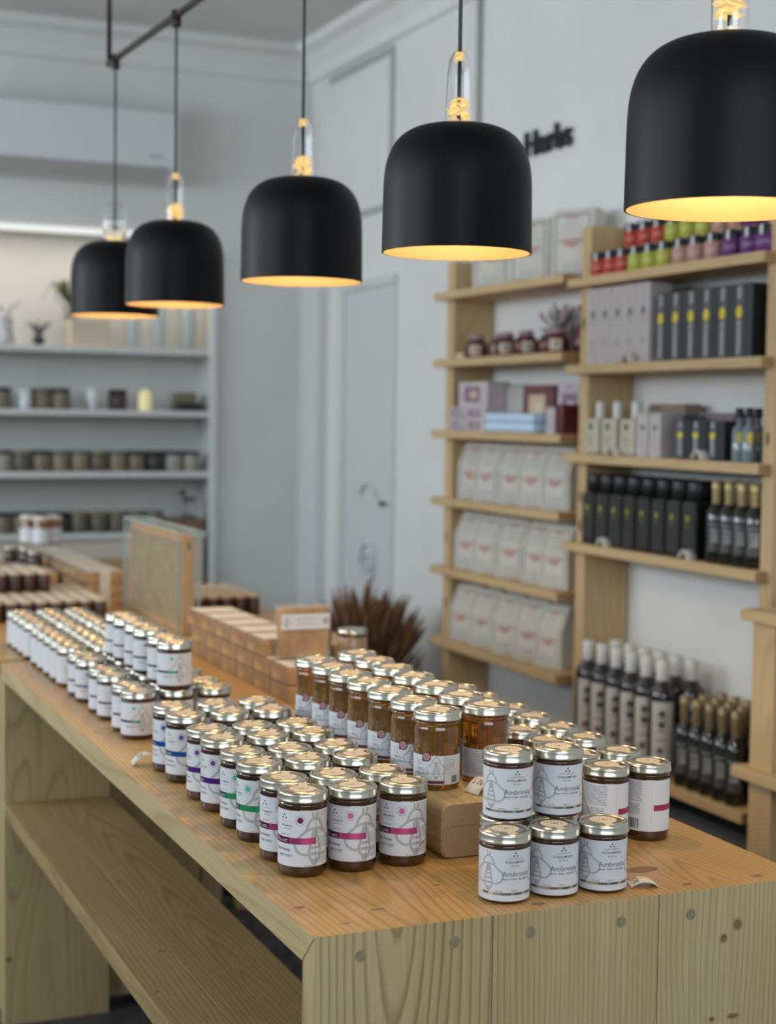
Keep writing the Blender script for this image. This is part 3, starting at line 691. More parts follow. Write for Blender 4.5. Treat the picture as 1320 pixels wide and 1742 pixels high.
# ================================================================== RIGHT WALL SHELF UNITS
def knot(P, u, z, ru, rz, plug=False):
    P.poly([(u+ru*1.5*math.cos(2*PI*i/20), z+rz*1.5*math.sin(2*PI*i/20)) for i in range(20)], 2 if not plug else 3, 1)
    if not plug: P.poly([(u+ru*math.cos(2*PI*i/20), z+rz*math.sin(2*PI*i/20)) for i in range(20)], 1, 2)
WM = [W_FRONT, W_KNOT, W_KNOTHALO, W_PLUG]
unit = empty('wall_shelving', (2.58, 4.8, 0)); tag(unit, 'narrower left bay of the pale pine shelving holding the paper bags', 'shelf unit')
def rel(o, root):
    for p in o: p.matrix_parent_inverse = Matrix.Identity(4)
LZ = (1.997, 1.753, 1.494, 1.247, .993, .728)
RZ = (1.977, 1.71, 1.436, 1.16, .532)
def post(root, y0, y1, z1, kn):
    m = MB(); ry = root.location.y; rx = root.location.x
    m.box(2.50-rx, 2.66-rx, y0-ry, y1-ry, 0, z1, 0, .002)
    P = Print(m, lambda u, z, l: (2.50-rx-.0003*l, u-ry, z))
    for z in kn: P.poly([((y0+y1)/2+.010*math.cos(2*PI*i/16)+.006, z+.020*math.sin(2*PI*i/16)) for i in range(16)], 1, 1)
    m.build('upright', [W_RACKZ, W_KNOT], root)
def plank(root, y0, y1, z, x0=2.46, th=.028, kn=()):
    m = MB(); ry = root.location.y; rx = root.location.x
    m.box(x0-rx, 2.66-rx, y0-ry, y1-ry, z-th, z, 0, .002)
    m.box(x0+.006-rx, 2.655-rx, y0-.0006-ry, y0-ry+.001, z-th+.003, z-.003, 1)
    m.build('shelf_board', [W_RACK, W_END, W_KNOT], root)
post(unit, 5.242, 5.30, 2.11, (1.1, .86))
for z in LZ: plank(unit, 4.375, 5.335, z)
unit2 = empty('wall_shelving', (2.58, 3.8, 0)); tag(unit2, 'wider right bay of the pale pine shelving with bottles and boxes', 'shelf unit')
post(unit2, 4.272, 4.325, 2.137, (1.84, 1.30, 1.21)); post(unit2, 3.328, 3.378, 2.10, (1.50,))
for z in RZ[:4]: plank(unit2, 3.345, 4.345, z)
plank(unit2, 3.345, 4.27, RZ[4], 2.44, .030)
unit3 = empty('side_cabinet', (2.5, 3.0, 0)); tag(unit3, 'edge of a low pine unit at the right border, in front of the shelving', 'shelf unit')
m = MB(); m.box(-.12, -.075, .19, .235, 0, 1.05, 0, .002); m.box(-.12, .14, .145, .19, 0, 1.05, 0, .002); m.build('side_panel', W_RACKZ, unit3)
m = MB(); m.box(-.14, .15, -.6, .262, 1.05, 1.078, 0, .002); m.build('top_board', W_RACK, unit3)
m = MB(); m.box(-.15, .15, -.6, .270, .655, .683, 0, .002); m.build('lower_board', W_RACK, unit3)
m = MB(); m.box(-.06, .06, -.10, .14, 1.078, 1.13, 0, .01); m.xform(Matrix.Translation(unit3.location)); o = m.build('paper_box', M_WHITECAP); tag(o, 'white box cut off by the right border on the low pine unit', 'box')

# ---- paper bags
def bag_proto(hh, wd, dp, big=False):
    """Front faces -X; root at the centre of the base."""
    t = empty('paper_bag', (0, 0, -5))
    m = MB(); a = wd/2; x0 = -dp/2; x1 = dp/2
    zs = hh*.60 if not big else hh*.93
    ring = [(x0, 0, 0), (x0, 0, zs), (x0+dp*.62 if not big else x0+.01, 0, hh*.97)]
    V = []; F = []
    lev = [(0, x0*.94, x1*.94, a*.97), (hh*.02, x0, x1, a), (zs*.5, x0*1.05, x1*1.04, a*1.01), (zs, x0, x1, a*.99),
           (hh*.94, (x0+dp*.58) if not big else x0*.8, x1*.96, a*.97), (hh, (x0+dp*.74) if not big else x0*.35, x1*.95 if not big else x1*.1, a*.96)]
    for z, xa, xb, ya in lev:
        V += [(xa, -ya, z), (xb, -ya, z), (xb, ya, z), (xa, ya, z)]
    for i in range(len(lev)-1):
        for k in range(4):
            j = (k+1) % 4; F.append((i*4+k, i*4+j, (i+1)*4+j, (i+1)*4+k))
    F.append((3, 2, 1, 0)); n = len(V); F.append((n-4, n-3, n-2, n-1)); m.add(V, F, 0)
    m.build('bag', PAPERBAG, t)
    # fold strip at the top edge
    # printed front: follows the front face
    pts = [(l[0], l[1]) for l in lev]
    def fx(z):
        for (z0, xa), (z1, xb) in zip(pts, pts[1:]):
            if z0 <= z <= z1: return xa+(xb-xa)*(z-z0)/(z1-z0)
        return pts[-1][1]
    m = MB(); P = Print(m, lambda u, z, l: (fx(z)-.0006*l-.0008, -u, z))
    def fr(u0, u1, z0, z1, w_, mi):
        zz = [z0+(z1-z0)*i/8 for i in range(9)]
        P.stroke([(u0, z) for z in zz], w_, mi); P.stroke([(u1, z) for z in zz], w_, mi)
        P.stroke([(u0, z0), (u1, z0)], w_, mi); P.stroke([(u0, z1), (u1, z1)], w_, mi)
    ft = hh*.92
    fr(-a*.80, a*.80, hh*.05, ft*.98, .0055 if big else .0036, 0)
    zc = zs*.72 if not big else hh*.50
    P.text('CAFETINA', 0, zc, hh*.055, 1, 2, 'c', .95*(wd/.125)); P.rect(-a*.35, a*.35, zc-hh*.035, zc-hh*.015, 1, 2)
    P.rect(-a*.2, a*.2, zc-hh*.06, zc-hh*.045, 1, 2)
    for q, w_ in ((.64, .6), (.70, .4), (.76, .5), (.80, .25)):
        P.rect(-a*w_, a*w_, hh*q, hh*q+.003, 2, 2)
    P.rect(-a*.3, a*.3, hh*.86, hh*.86+.004, 1, 2)
    for q, w_ in ((.10, .6), (.14, .55), (.18, .5)): P.rect(-a*w_, a*w_, hh*q, hh*q+.003, 2, 2)
    m.build('printed_front', [mat('grey_print', (.26, .28, .28), .7), mat('faded_red_print', (.50, .09, .07), .7), M_BEE], t)
    return Kind(t)
PAPERBAG = noisy('cream_paper', (.60, .56, .49), (.66, .62, .55), 12, .75, bump=.3)
PAPERBAG2 = PAPERBAG
bagk = bag_proto(.205, .114, .066)
pos = ['leftmost', 'second from the left', 'middle', 'fourth from the left', 'rightmost']
rd = random.Random(2)
for z, ys, nm in ((LZ[3], (5.145, 4.985, 4.83, 4.675, 4.51), 'fourth shelf down'), (LZ[4], (5.155, 5.0, 4.825, 4.64, 4.50), 'fifth shelf down'), (LZ[5], (5.165, 5.015, 4.84, 4.675, 4.52), 'lowest left shelf')):
    for i, y in enumerate(ys):
        o = bagk.place((2.545+rd.uniform(-.008, .008), y, z), rd.uniform(.34, .50), 'cream paper bag with red print, %s, %s' % (nm, pos[i]), 'paper bag', 'paper bags with folded tops')
bigk = bag_proto(.215, .170, .06, True)
for y, h_, l in ((5.025, 0, 'leftmost, half hidden by the hanging lamp'), (4.745, .0, 'in the middle'), (4.455, .0, 'rightmost, beside the taller post')):
    o = bigk.place((2.56+h_, y, LZ[0]), .38, 'wide cream bag with grey frame, top left shelf, %s' % l, 'paper bag', 'wide bags on the top shelf')

# ---- second shelf, left bay: dark red wrapped jars
WINE = noisy('wine_red_glass', (.09, .015, .02), (.16, .03, .035), 20, .25)
def wine_jar():
    t = empty('wrapped_jar', (0, 0, -5))
    m = MB(); m.lathe([(0, 0), (.036, 0), (.042, .01), (.043, .045), (.030, .062), (.022, .066), (0, .066)], 20); m.build('jar', WINE, t)
    m = MB(); m.lathe([(.023, .064), (.025, .066), (.025, .082), (0, .083)], 18); m.build('cap', noisy('lilac_cap', (.30, .20, .22), (.40, .28, .28), 30, .6), t)
    m = MB(); P = Print(m, cylmap(.0435)); P.rect(-.155, -.115, .010, .046, 0, 3); P.rect(-.148, -.122, .022, .026, 1, 5); P.rect(-.145, -.125, .032, .036, 1, 5); m.build('label', [M_KRAFT, WINE], t)
    return Kind(t)
wk = wine_jar()
for i, (y, dx) in enumerate(((5.085, 0), (4.965, .03), (4.86, 0), (4.715, 0), (4.60, .03), (4.50, 0))):
    wk.place((2.518+dx, y, LZ[1]), 1.0+rd.uniform(-.2, .2), 'dark red jar with cream label on the second shelf, %s from the left post' % ORD[i], 'jar', 'dark red jars on the second shelf')
m = MB(); m.box(2.50, 2.56, 5.165, 5.225, LZ[1], LZ[1]+.022, 0, .004); o = m.build('soap_bar', M_KRAFT); tag(o, 'small cream bar lying by the left post on the second shelf', 'soap')
t = empty('dried_flowers', (2.622, 4.655, LZ[1])); tag(t, 'bunch of pale mauve dried flowers behind the dark red jars', 'dried flowers')
m = MB(); m.lathe([(0, 0), (.022, 0), (.030, .06), (.027, .06), (0, .055)], 14); m.build('pot', WINE, t)
m = MB(); rd = random.Random(9)
for i in range(70):
    a = rd.uniform(0, 2*PI); l = rd.uniform(.03, .12); zt = rd.uniform(.08, .17)
    p = (min(math.cos(a)*l*.5, .045), math.sin(a)*l, zt); m.tube([(0, 0, .05), (p[0]*.5, p[1]*.5, zt*.7), p], .0012, 4, 0)
    m.lathe([(0, -.006), (.006, -.002), (.007, .002), (0, .007)], 6, p, rd.choice((1, 1, 2)))
m.build('blossoms', [shm[5], noisy('pale_mauve', (.45, .35, .40), (.60, .52, .55), 30, .8), noisy('pink_petal', (.50, .22, .36), (.60, .33, .45), 30, .8)], t)
t = empty('fabric_pouch', (2.57, 4.415, LZ[1])); tag(t, 'dark red gathered pouch beside the taller post on the second shelf', 'pouch')
m = MB(); m.lathe([(0, 0), (.036, 0), (.041, .03), (.030, .08), (.012, .11), (.025, .15), (.02, .15), (0, .12)], 14); m.build('pouch', WINE, t)
m = MB(); m.lathe([(.014, .106), (.017, .11), (.014, .114)], 12); m.build('ribbon', M_KRAFT, t)
# ---- third shelf, left bay: gift sets
def gbox(nm, x0, x1, y0, y1, z0, z1, mt, label, pm=None, cat='box', grp=None):
    t = empty(nm, ((x0+x1)/2, (y0+y1)/2, z0)); tag(t, label, cat, grp)
    X, Y, Z = (x1-x0)/2, (y1-y0)/2, z1-z0
    m = MB(); m.box(-X, X, -Y, Y, 0, Z, 0, .002); m.build('carton', mt, t)
    if pm:
        m = MB(); P = Print(m, lambda u, z, l: (-X-.0006*l, -u, z)); P.rect(-Y*.6, Y*.5, Z*.2, Z*.8, 0, 1); P.rect(-Y*.2, Y*.3, Z*.35, Z*.65, 1, 2); m.build('printed_panel', pm, t)
    return t
PB = noisy('pale_pink_card', (.52, .44, .45), (.62, .55, .56), 30, .6); PL = noisy('lilac_card', (.42, .36, .42), (.60, .54, .58), 25, .6)
MAU = mat('mauve_print', (.25, .16, .22), .6); BEI = mat('beige_print', (.62, .46, .32), .6)
for i, (z0, z1) in enumerate(((0, .042), (.042, .085))):
    gbox('gift_set', 2.48, 2.60, 5.11, 5.225, LZ[2]+z0, LZ[2]+z1, PL, 'lilac carton at the left of the third shelf, %s of the stacked pair' % ('lower', 'upper')[i], [MAU, PB], grp='stacked cartons')
    gbox('gift_set', 2.48, 2.60, 4.935, 5.10, LZ[2]+z0, LZ[2]+z1, PB, 'pink carton under the picture box on the third shelf, %s one' % ('lower', 'upper')[i], [MAU, PL], grp='stacked cartons')
gbox('picture_box', 2.49, 2.58, 4.94, 5.17, LZ[2]+.085, LZ[2]+.175, PB, 'pale pink box with a picture, on top of the stacked cartons', [MAU, BEI])
gbox('pale_carton', 2.56, 2.64, 4.80, 4.93, LZ[2], LZ[2]+.155, noisy('grey_card', (.42, .40, .37), (.5, .47, .44), 20, .7), 'grey upright carton behind the blue packs on the third shelf')
gbox('framed_box', 2.55, 2.63, 4.58, 4.79, LZ[2], LZ[2]+.160, noisy('dark_red_card', (.13, .03, .04), (.2, .07, .07), 20, .5), 'dark framed box with a beige picture behind the blue packs', [BEI, M_KRAFT])
gbox('striped_carton', 2.56, 2.63, 4.40, 4.57, LZ[2], LZ[2]+.165, PL, 'lilac striped carton at the back, right end of the third shelf', [MAU, PB])
BL = mat('glossy_pale_blue_wrap', (.62, .78, .95), .25, Coat_Weight=.5)
for i in range(2):
    m = MB(); m.box(-.05, .05, -.175, .175, 0, .032, 0, .012); o = m.build('blue_pack', BL); o.location = (2.50, 4.715, LZ[2]+.0005+.0325*i); tag(o, 'shiny pale blue flat pack on the third shelf, %s of the two' % ('lower', 'upper')[i], 'pack', 'blue packs on the third shelf')
gbox('slim_box', 2.48, 2.54, 4.445, 4.50, LZ[2], LZ[2]+.085, PB, 'small pink box right of the blue packs', [PL, PB])
gbox('slim_box', 2.48, 2.55, 4.395, 4.435, LZ[2], LZ[2]+.095, WINE, 'narrow dark red box at the right end of the third shelf')

# ---- top shelf, right bay: small coloured jars
def spice(cname, c):
    t = empty('spice_jar', (0, 0, -5))
    m = MB(); m.lathe([(0, 0), (.027, 0), (.030, .003), (.030, .046), (.026, .052), (0, .052)], 18); m.build('jar', mat('%s_filling' % cname, c, .35), t)
    m = MB(); m.lathe([(.027, .050), (.0275, .051), (.0275, .071), (.025, .0735), (0, .0735)], 18); m.build('cap', M_BLACK, t)
    m = MB(); P = Print(m, cylmap(.0303)); P.text('thyme' if cname == 'green' else 'spice', -.094, .026, .006, 1, 3, 'c', .9)
    P.rect(-.110, -.102, .046, .0705, 0, -6 if False else 3); m.build('label', [mat('pale_seal', (.70, .70, .72), .5), M_KRAFT], t)
    return Kind(t)
SP = {'red': spice('red', (.50, .05, .025)), 'green': spice('green', (.45, .46, .05)), 'pink': spice('pink', (.50, .27, .22)), 'purple': spice('purple', (.14, .03, .17))}
ys = [4.222, 4.150, 4.082, 4.008, 3.935, 3.860, 3.778, 3.704, 3.622, 3.540, 3.458, 3.395]
cs = ['red']*3+['green']*3+['pink']*3+['purple']*3
od = ['left', 'middle', 'right']
for i, (y, c) in enumerate(zip(ys, cs)):
    SP[c].place((2.505, y, RZ[0]), .85, '%s small jar with black cap, top shelf front row, %s of its three' % (c, od[i % 3]), 'jar', 'small %s jars in the front row' % c)
# raised step with the second row
m = MB(); m.box(2.555, 2.635, 3.40, 4.24, RZ[0], RZ[0]+.088, 0, .002); o = m.build('display_riser', W_RACK); tag(o, 'low pine riser under the back row of small coloured jars', 'riser')
ys2 = [4.180, 4.105, 4.03, 3.955, 3.88, 3.80, 3.72, 3.645, 3.565, 3.49]
cs2 = ['red']*3+['green']*3+['pink']*2+['purple']*2
cnt = {}
for y, c in zip(ys2, cs2):
    cnt[c] = cnt.get(c, 0)+1
    SP[c].place((2.594, y, RZ[0]+.088), .85, '%s small jar on the riser in the back row, %s of its colour' % (c, ORD[cnt[c]-1]), 'jar', 'small %s jars in the back row' % c)

# ---- second shelf, right bay
def carton(nm, h, w_, d_, mt, emblem=None, dark=False, top=None):
    t = empty(nm, (0, 0, -5))
    m = MB(); m.box(-d_/2, d_/2, -w_/2, w_/2, 0, h, 0, .0015); m.build('carton', mt, t)
    m = MB(); P = Print(m, lambda u, z, l: (-d_/2-.0005*l, -u, z)); 
    if dark:
        P.rect(-w_*.5, -w_*.02, 0.004, h-.006, 3, 1); P.rect(-w_*.38, -w_*.16, .01, h*.42, 2, 2); P.rect(-w_*.38, -w_*.16, h*.80, h*.97, 2, 2)
        n = 20; P.poly([(-w_*.27+w_*.20*math.cos(2*PI*i/n), h*.62+h*.085*math.sin(2*PI*i/n)) for i in range(n)], 0, 3)
        P.dot(-w_*.27, h*.47, w_*.13, 2, 3)
    else:
        P.dot(0, h*.66, w_*.16, 0, 2); P.rect(-w_*.25, w_*.25, h*.60, h*.61, 1, 2); P.rect(-w_*.2, w_*.2, h*.30, h*.31, 1, 2); P.rect(-w_*.2, w_*.2, h*.25, h*.26, 1, 2)
        P.rect(-w_*.5, -w_*.36, .002, h-.002, 3, 1)
    m.build('print', emblem, t)
    return Kind(t)
GR = noisy('pinkish_grey_card', (.50, .44, .43), (.56, .50, .49), 20, .6); DK = mat('black_card', (.018, .021, .026), .35)
YEL = mat('yellow_emblem', (.78, .62, .04), .4); PGR = mat('pale_grey_print', (.36, .34, .33), .4); SLT = mat('slate_print', (.09, .105, .13), .35); WHT = mat('light_panel', (.66, .62, .58), .5)
tb = carton('tall_carton', .232, .066, .075, GR, [M_INKG, M_INKG, M_BEE, WHT])
for i, y in enumerate((4.236, 4.165, 4.094, 4.024, 3.953)):
    tb.place((2.53, y, RZ[1]), 0, 'tall pinkish grey carton on the second shelf of the right bay, %s' % pos[i], 'carton', 'tall pinkish grey cartons')
db = carton('black_carton', .195, .070, .070, DK, [YEL, YEL, PGR, SLT], True)
for i, y in enumerate((3.845, 3.770, 3.694, 3.62, 3.545, 3.470, 3.415)):
    if i == 6: continue
    db.place((2.53, y, RZ[1]), 0, 'tall black carton with a yellow emblem, second shelf, %s from the grey cartons' % ORD[i], 'carton', 'tall black cartons with yellow emblem')
gbox('grey_carton', 2.57, 2.64, 3.90, 3.985, RZ[1], RZ[1]+.19, noisy('taupe_card', (.17, .16, .17), (.2, .19, .2), 20, .6), 'dark grey carton set back between the pinkish and black cartons')

# ---- third shelf, right bay
CR = noisy('cream_plastic', (.52, .46, .35), (.56, .50, .39), 20, .5)
def pump():
    t = empty('pump_bottle', (0, 0, -5))
    m = MB(); m.box(-.035, .035, -.042, .042, 0, .110, 0, .010); m.build('bottle', CR, t)
    m = MB(); m.lathe([(.014, .108), (.015, .112), (.015, .155), (.012, .162), (0, .163)], 14); m.build('cap', M_WHITECAP, t)
    m = MB(); P = Print(m, lambda u, z, l: (-.0352-.0005*l, -u, z)); P.dot(0, .085, .011, 0, 1); P.rect(-.012, .012, .05, .053, 1, 1); P.rect(-.01, .01, .04, .043, 1, 1); P.rect(-.008, .008, .03, .033, 1, 1)
    m.build('label', [mat('olive_print', (.08, .12, .07), .6), M_INKG], t); return Kind(t)
pk = pump()
for i, y in enumerate((4.225, 4.125, 4.020)): pk.place((2.52, y, RZ[2]), 0, 'cream bottle with white cap on the third shelf, %s of the three' % od[i], 'bottle', 'cream capped bottles')
sb = carton('pink_carton', .128, .056, .06, GR, [mat('green_print', (.15, .20, .14), .6), M_BEE, M_BEE, WHT])
for i, y in enumerate((3.938, 3.872)): sb.place((2.52, y, RZ[2]), 0, 'small pinkish carton on the third shelf, %s one of the pair' % ('left', 'right')[i], 'carton', 'small pinkish cartons')
gbox('brown_carton', 2.58, 2.64, 3.86, 4.05, RZ[2], RZ[2]+.155, noisy('brown_card', (.26, .19, .14), (.30, .23, .17), 20, .6), 'brown carton set back on the third shelf behind the pinkish pair')
gbox('slate_carton', 2.59, 2.64, 3.63, 3.80, RZ[2], RZ[2]+.130, noisy('mauve_grey_card', (.20, .16, .16), (.24, .20, .2), 20, .6), 'grey mauve carton behind the small black cartons')
sd = carton('short_black_carton', .108, .066, .06, DK, [YEL, YEL, PGR, SLT], True)
gbox('grey_slab', 2.51, 2.57, 3.765, 3.80, RZ[2], RZ[2]+.125, SLT, 'narrow slate carton left of the small black cartons')
for i, y in enumerate((3.725, 3.650, 3.570)): sd.place((2.52, y, RZ[2]), 0, 'short black carton with yellow emblem on the third shelf, %s of three' % od[i], 'carton', 'short black cartons')
def drop():
    t = empty('dropper_bottle', (0, 0, -5))
    m = MB(); m.lathe([(0, 0), (.018, 0), (.019, .004), (.019, .085), (.008, .098), (.008, .12), (0, .12)], 14); m.build('bottle', mat('blue_grey_glass', (.20, .24, .27), .1, Coat_Weight=.5), t)
    m = MB(); m.lathe([(.010, .118), (.011, .12), (.011, .142), (0, .143)], 12); m.build('cap', M_BLACK, t)
    m = MB(); P = Print(m, cylmap(.0192)); P.rect(-.066, -.052, .05, .078, 0, 3); m.build('label', [YEL], t); return Kind(t)
dk = drop()
for i, (y, dx) in enumerate(((3.495, 0), (3.452, 0), (3.474, .045), (3.43, .045))): dk.place((2.51+dx, y, RZ[2]), 1.0, 'slim grey bottle with black cap near the right post on the third shelf, %s' % ('front left', 'front right', 'back left', 'back right')[i], 'bottle', 'slim grey bottles')

# ---- fourth shelf, right bay: black bottles
BG = mat('black_bottle_glass', (.010, .012, .008), .10, Coat_Weight=.6)
def blackbottle():
    t = empty('oil_tin', (0, 0, -5))
    m = MB(); m.box(-.030, .030, -.034, .034, 0, .160, 0, .006); m.lathe([(.026, .158), (.020, .166), (.020, .172), (0, .172)], 14, smooth=True); m.build('bottle', BG, t)
    m = MB(); m.lathe([(.026, .164), (.029, .166), (.029, .212), (.027, .215), (0, .215)], 18); m.build('cap', M_BLACK, t)
    m = MB(); P = Print(m, lambda u, z, l: (-.0302-.0004*l, -u, z))
    P.rect(-.030, .026, .01, .15, 1, 1); n = 18; P.poly([(-.004+.0075*math.cos(2*PI*i/n), .112+.010*math.sin(2*PI*i/n)) for i in range(n)], 0, 2); P.dot(-.004, .092, .0035, 0, 2)
    P.rect(.027, .0295, .01, .15, 2, 1)
    m.build('label', [mat('dull_yellow_emblem', (.36, .33, .05), .4), mat('charcoal_label', (.030, .030, .028), .4), SLT], t); return Kind(t)
bk = blackbottle()
for r_, dx in (('front', 0), ('back', .073)):
    for i in range(8):
        bk.place((2.515+dx, 4.232-.078*i, RZ[3]), rd.uniform(-.05, .05), 'square black oil bottle on the fourth shelf, %s row, %s from the taller post' % (r_, ORD[i]), 'bottle', 'square black oil bottles')
m = MB(); P = Print(m, lambda u, z, l: (2.4838-.0004*l, -u, z)); 
def caps(col, nm, lab):
    t = empty(nm, (0, 0, -5))
    m = MB(); m.lathe([(0, 0), (.026, 0), (.028, .004), (.028, .125), (.023, .145), (.012, .158), (.0115, .172), (0, .172)], 18); m.build('bottle', BG, t)
    m = MB(); m.lathe([(.0125, .160), (.0135, .162), (.013, .195), (.0145, .198), (.0145, .222), (0, .223)], 14); m.build('capsule', col, t)
    m = MB(); P = Print(m, cylmap(.0283)); 
    P.rect(-.115, -.070, .030, .118, 0, 3); P.rect(-.106, -.080, .055, .095, 1, 5); P.lines(-.112, -.072, .034, .052, 4, 1, .001, 5, 1); P.rect(-.112, -.072, .103, .106, 1, 5); m.build('label', lab, t)
    return Kind(t)
GOLD = noisy('gold_capsule', (.50, .38, .16), (.62, .50, .26), 30, .4, metal=.4); GOLDD = noisy('antique_gold_capsule', (.26, .19, .10), (.36, .27, .14), 30, .4, metal=.4)
LBL = [mat('dark_label', (.035, .035, .035), .4), noisy('silver_label_art', (.20, .20, .19), (.42, .42, .40), 60, .35)]
ck = caps(GOLD, 'wine_bottle', LBL)
for r_, dx in (('front', 0), ('back', .066)):
    for i in range(4): ck.place((2.51+dx, 3.588-.058*i, RZ[3]), 1.0, 'dark bottle with pale gold neck, fourth shelf, %s row, %s from the left' % (r_, ORD[i]), 'bottle', 'gold necked bottles')
# ---- bottom shelf
def juice():
    t = empty('juice_bottle', (0, 0, -5))
    m = MB(); m.lathe([(0, 0), (.037, 0), (.040, .005), (.040, .225), (.036, .245), (.020, .265), (.0175, .285), (0, .285)], 20); m.build('bottle', mat('dark_juice_glass', (.012, .008, .010), .1, Coat_Weight=.6), t)
    m = MB(); m.lathe([(.0185, .270), (.0195, .272), (.0195, .325), (.018, .329), (0, .33)], 16); m.build('cap', M_WHITECAP, t)
    m = MB(); P = Print(m, cylmap(.0403)); P.rect(-.155, -.090, .018, .215, 0, 3); n = 20
    P.rect(-.155, -.090, .022, .042, 1, 5); P.poly([(-.124+.013*math.cos(2*PI*i/n), .165+.026*math.sin(2*PI*i/n)) for i in range(n)], 2, 5)
    P.rect(-.135, -.113, .13, .133, 2, 5); P.dot(-.128, .075, .010, 3, 5); P.rect(-.138, -.112, .105, .108, 2, 5)
    m.build('label', [mat('off_white_label', (.55, .51, .45), .6), mat('rust_band', (.42, .10, .03), .5), M_INK, D_WINE], t); return Kind(t)
jk = juice()
for r_, dx, off in (('front', 0, 0), ('back', .085, .02)):
    for i in range(6):
        jk.place((2.49+dx, 4.215-.083*i-off, RZ[4]), .85+rd.uniform(-.1, .25), 'tall dark bottle with white cap, bottom shelf, %s row, %s from the left' % (r_, ORD[i]), 'bottle', 'tall white capped bottles')
gk = caps(GOLDD, 'oil_bottle', LBL)
for r_, dx in (('front', 0), ('middle', .062), ('back', .124)):
    for i in range(5): gk.place((2.48+dx, 3.670-.060*i, RZ[4]), 1.0, 'small dark bottle with antique gold neck, bottom shelf, %s row, %s from the left' % (r_, ORD[i]), 'bottle', 'antique gold necked bottles').scale = (1.0, 1.0, 1.12)

# ---- price tags: arched cards
def tagkind(txt, w_=.030, L_=.05, hh=.018):
    t = empty('price_tag', (0, 0, -5))
    m = MB(); n = 10; V = []; F = []
    for i in range(n+1):
        a = i/n; x = (a-.5)*L_; z = hh*math.sin(PI*a)**.8 if 0 < a < 1 else 0
        for q in (0, .002):
            for y in (-w_/2, w_/2): V.append((x, y, z+q))
    for i in range(n):
        b = 4*i; F += [(b, b+1, b+5, b+4), (b+2, b+6, b+7, b+3), (b, b+4, b+6, b+2), (b+1, b+3, b+7, b+5)]
    F += [(0, 2, 3, 1), (4*n, 4*n+1, 4*n+3, 4*n+2)]
    m.add(V, F, 0, True); m.build('card', M_TAG, t, True)
    if txt:
        m = MB()
        def mp(u, z, l):
            a = .5-z/L_*1.0-.02; x = -(z) ; aa = min(max((x/L_)+.5, 0.001), .999)
            return (x, -u, hh*math.sin(PI*aa)**.8+.0022+.0002*l)
        P = Print(m, mp); P.text(txt, 0, .007, .009, 0, 1, 'c'); m.build('price', [M_INK], t)
    return Kind(t)
tk = tagkind('7,50')
tk.place((1.040, 2.050, T+.0805), .25, 'folded cream price tag on the wood block between the amber and Ambrosia jars', 'price tag', 'folded price tags')
tk3 = tagkind('3,50', .024, .038, .007)
tk3.place((1.153, 1.797, T+.0005), -.25, 'folded cream price tag on the table right of the front Ambrosia jars', 'price tag', 'folded price tags')
tk.place((.712, 2.742, T+.0005), -.1, 'folded cream price tag left of the blue banded jars', 'price tag', 'folded price tags')
tk2 = tagkind('', .035, .045, .026)
for (y, z, l) in ((3.99, RZ[1], 'on the second shelf beside the grey cartons'), (4.06, RZ[2], 'on the third shelf right of the cream bottles'), (3.615, RZ[2], 'on the third shelf before the short black cartons'), (4.105, RZ[3], 'at the left of the fourth shelf before the black bottles'), (3.665, RZ[3], 'at the right of the fourth shelf before the black bottles'), (3.76, RZ[4], 'on the bottom shelf right of the white capped bottles')):
    tk2.place((2.470, y, z+.0005), PI/2, 'small arched cream tag %s' % l, 'price tag', 'arched shelf tags')

# ---- dried grass in a tall basket between door and shelving
t = empty('dried_grass', (2.30, 5.58, 0)); tag(t, 'large bunch of brown dried grass in a basket, left of the pine shelving', 'dried plant')
m = MB(); m.lathe([(0, 0), (.12, 0), (.15, .1), (.16, .3), (.14, .42), (.13, .42), (.14, .3), (.13, .1), (0, .02)], 24); m.build('basket', noisy('wicker', (.16, .09, .04), (.24, .14, .07), 60, .8, bump=.6), t)
m = MB(); rd = random.Random(4)
for i in range(420):
    a = rd.uniform(0, 2*PI); s_ = rd.uniform(.02, .22); zt = rd.uniform(.55, .88)-s_*.4
    dx, dy = math.cos(a)*s_, math.sin(a)*s_
    m.tube([(dx*.2, dy*.2, .38), (dx*.6, dy*.6, .38+(zt-.38)*.6), (dx, dy, zt), (dx*1.15, dy*1.15, zt+.05)], [.002, .003, .0075, .001], 5)
m.build('grass_plumes', noisy('dry_brown_grass', (.15, .075, .03), (.24, .13, .06), 30, .9), t)

# ================================================================== TABLE
tx0, tx1, ty0, ty1 = .664, 1.394, 1.753, 3.985
table = empty('display_table', (0, 0, 0)); tag(table, 'long pine display table in the foreground with a lower shelf, covered in jars', 'table')
seams = (tx0, .905, 1.152, tx1)
# mitred tabletop planks
topk = {0: [(.778, 1.828, .011, .005), (.718, 1.790, .007, .003), (.687, 1.87, .008, .003), (.892, 1.896, .006, .003)], 1: [(.981, 1.775, .010, .005)], 2: [(1.191, 1.862, .028, .014), (1.328, 1.780, .008, .004), (1.214, 1.781, .008, .004)]}
for i in range(3):
    a, b = seams[i], seams[i+1]-.0012
    m = MB()
    m.prism([(ty0, T), (ty0+.041, T-.041), (ty1, T-.041), (ty1, T)], 'x', a, b, 0)
    P = Print(m, lambda u, z, l: (u, z, T+.00012*l))
    for x, y, ru, rv in topk[i]: knot(P, x, y, ru, rv)
    m.build('tabletop_plank', [TOPS[i], W_KNOT, W_KNOTHALO, W_PLUG], table, True)
m = MB(); m.box(tx0-.0010, tx0, ty0+.002, ty1, T-.0405, T-.0008); 
m2 = MB(); m2.prism([(ty0+.0006, T-.0008), (ty0+.0412, T-.0408), (ty1, T-.0408), (ty1, T-.0008)], 'x', tx0-.0012, tx0-.0001, 0); m2.build('tabletop_edge', W_SIDEY, table, True)
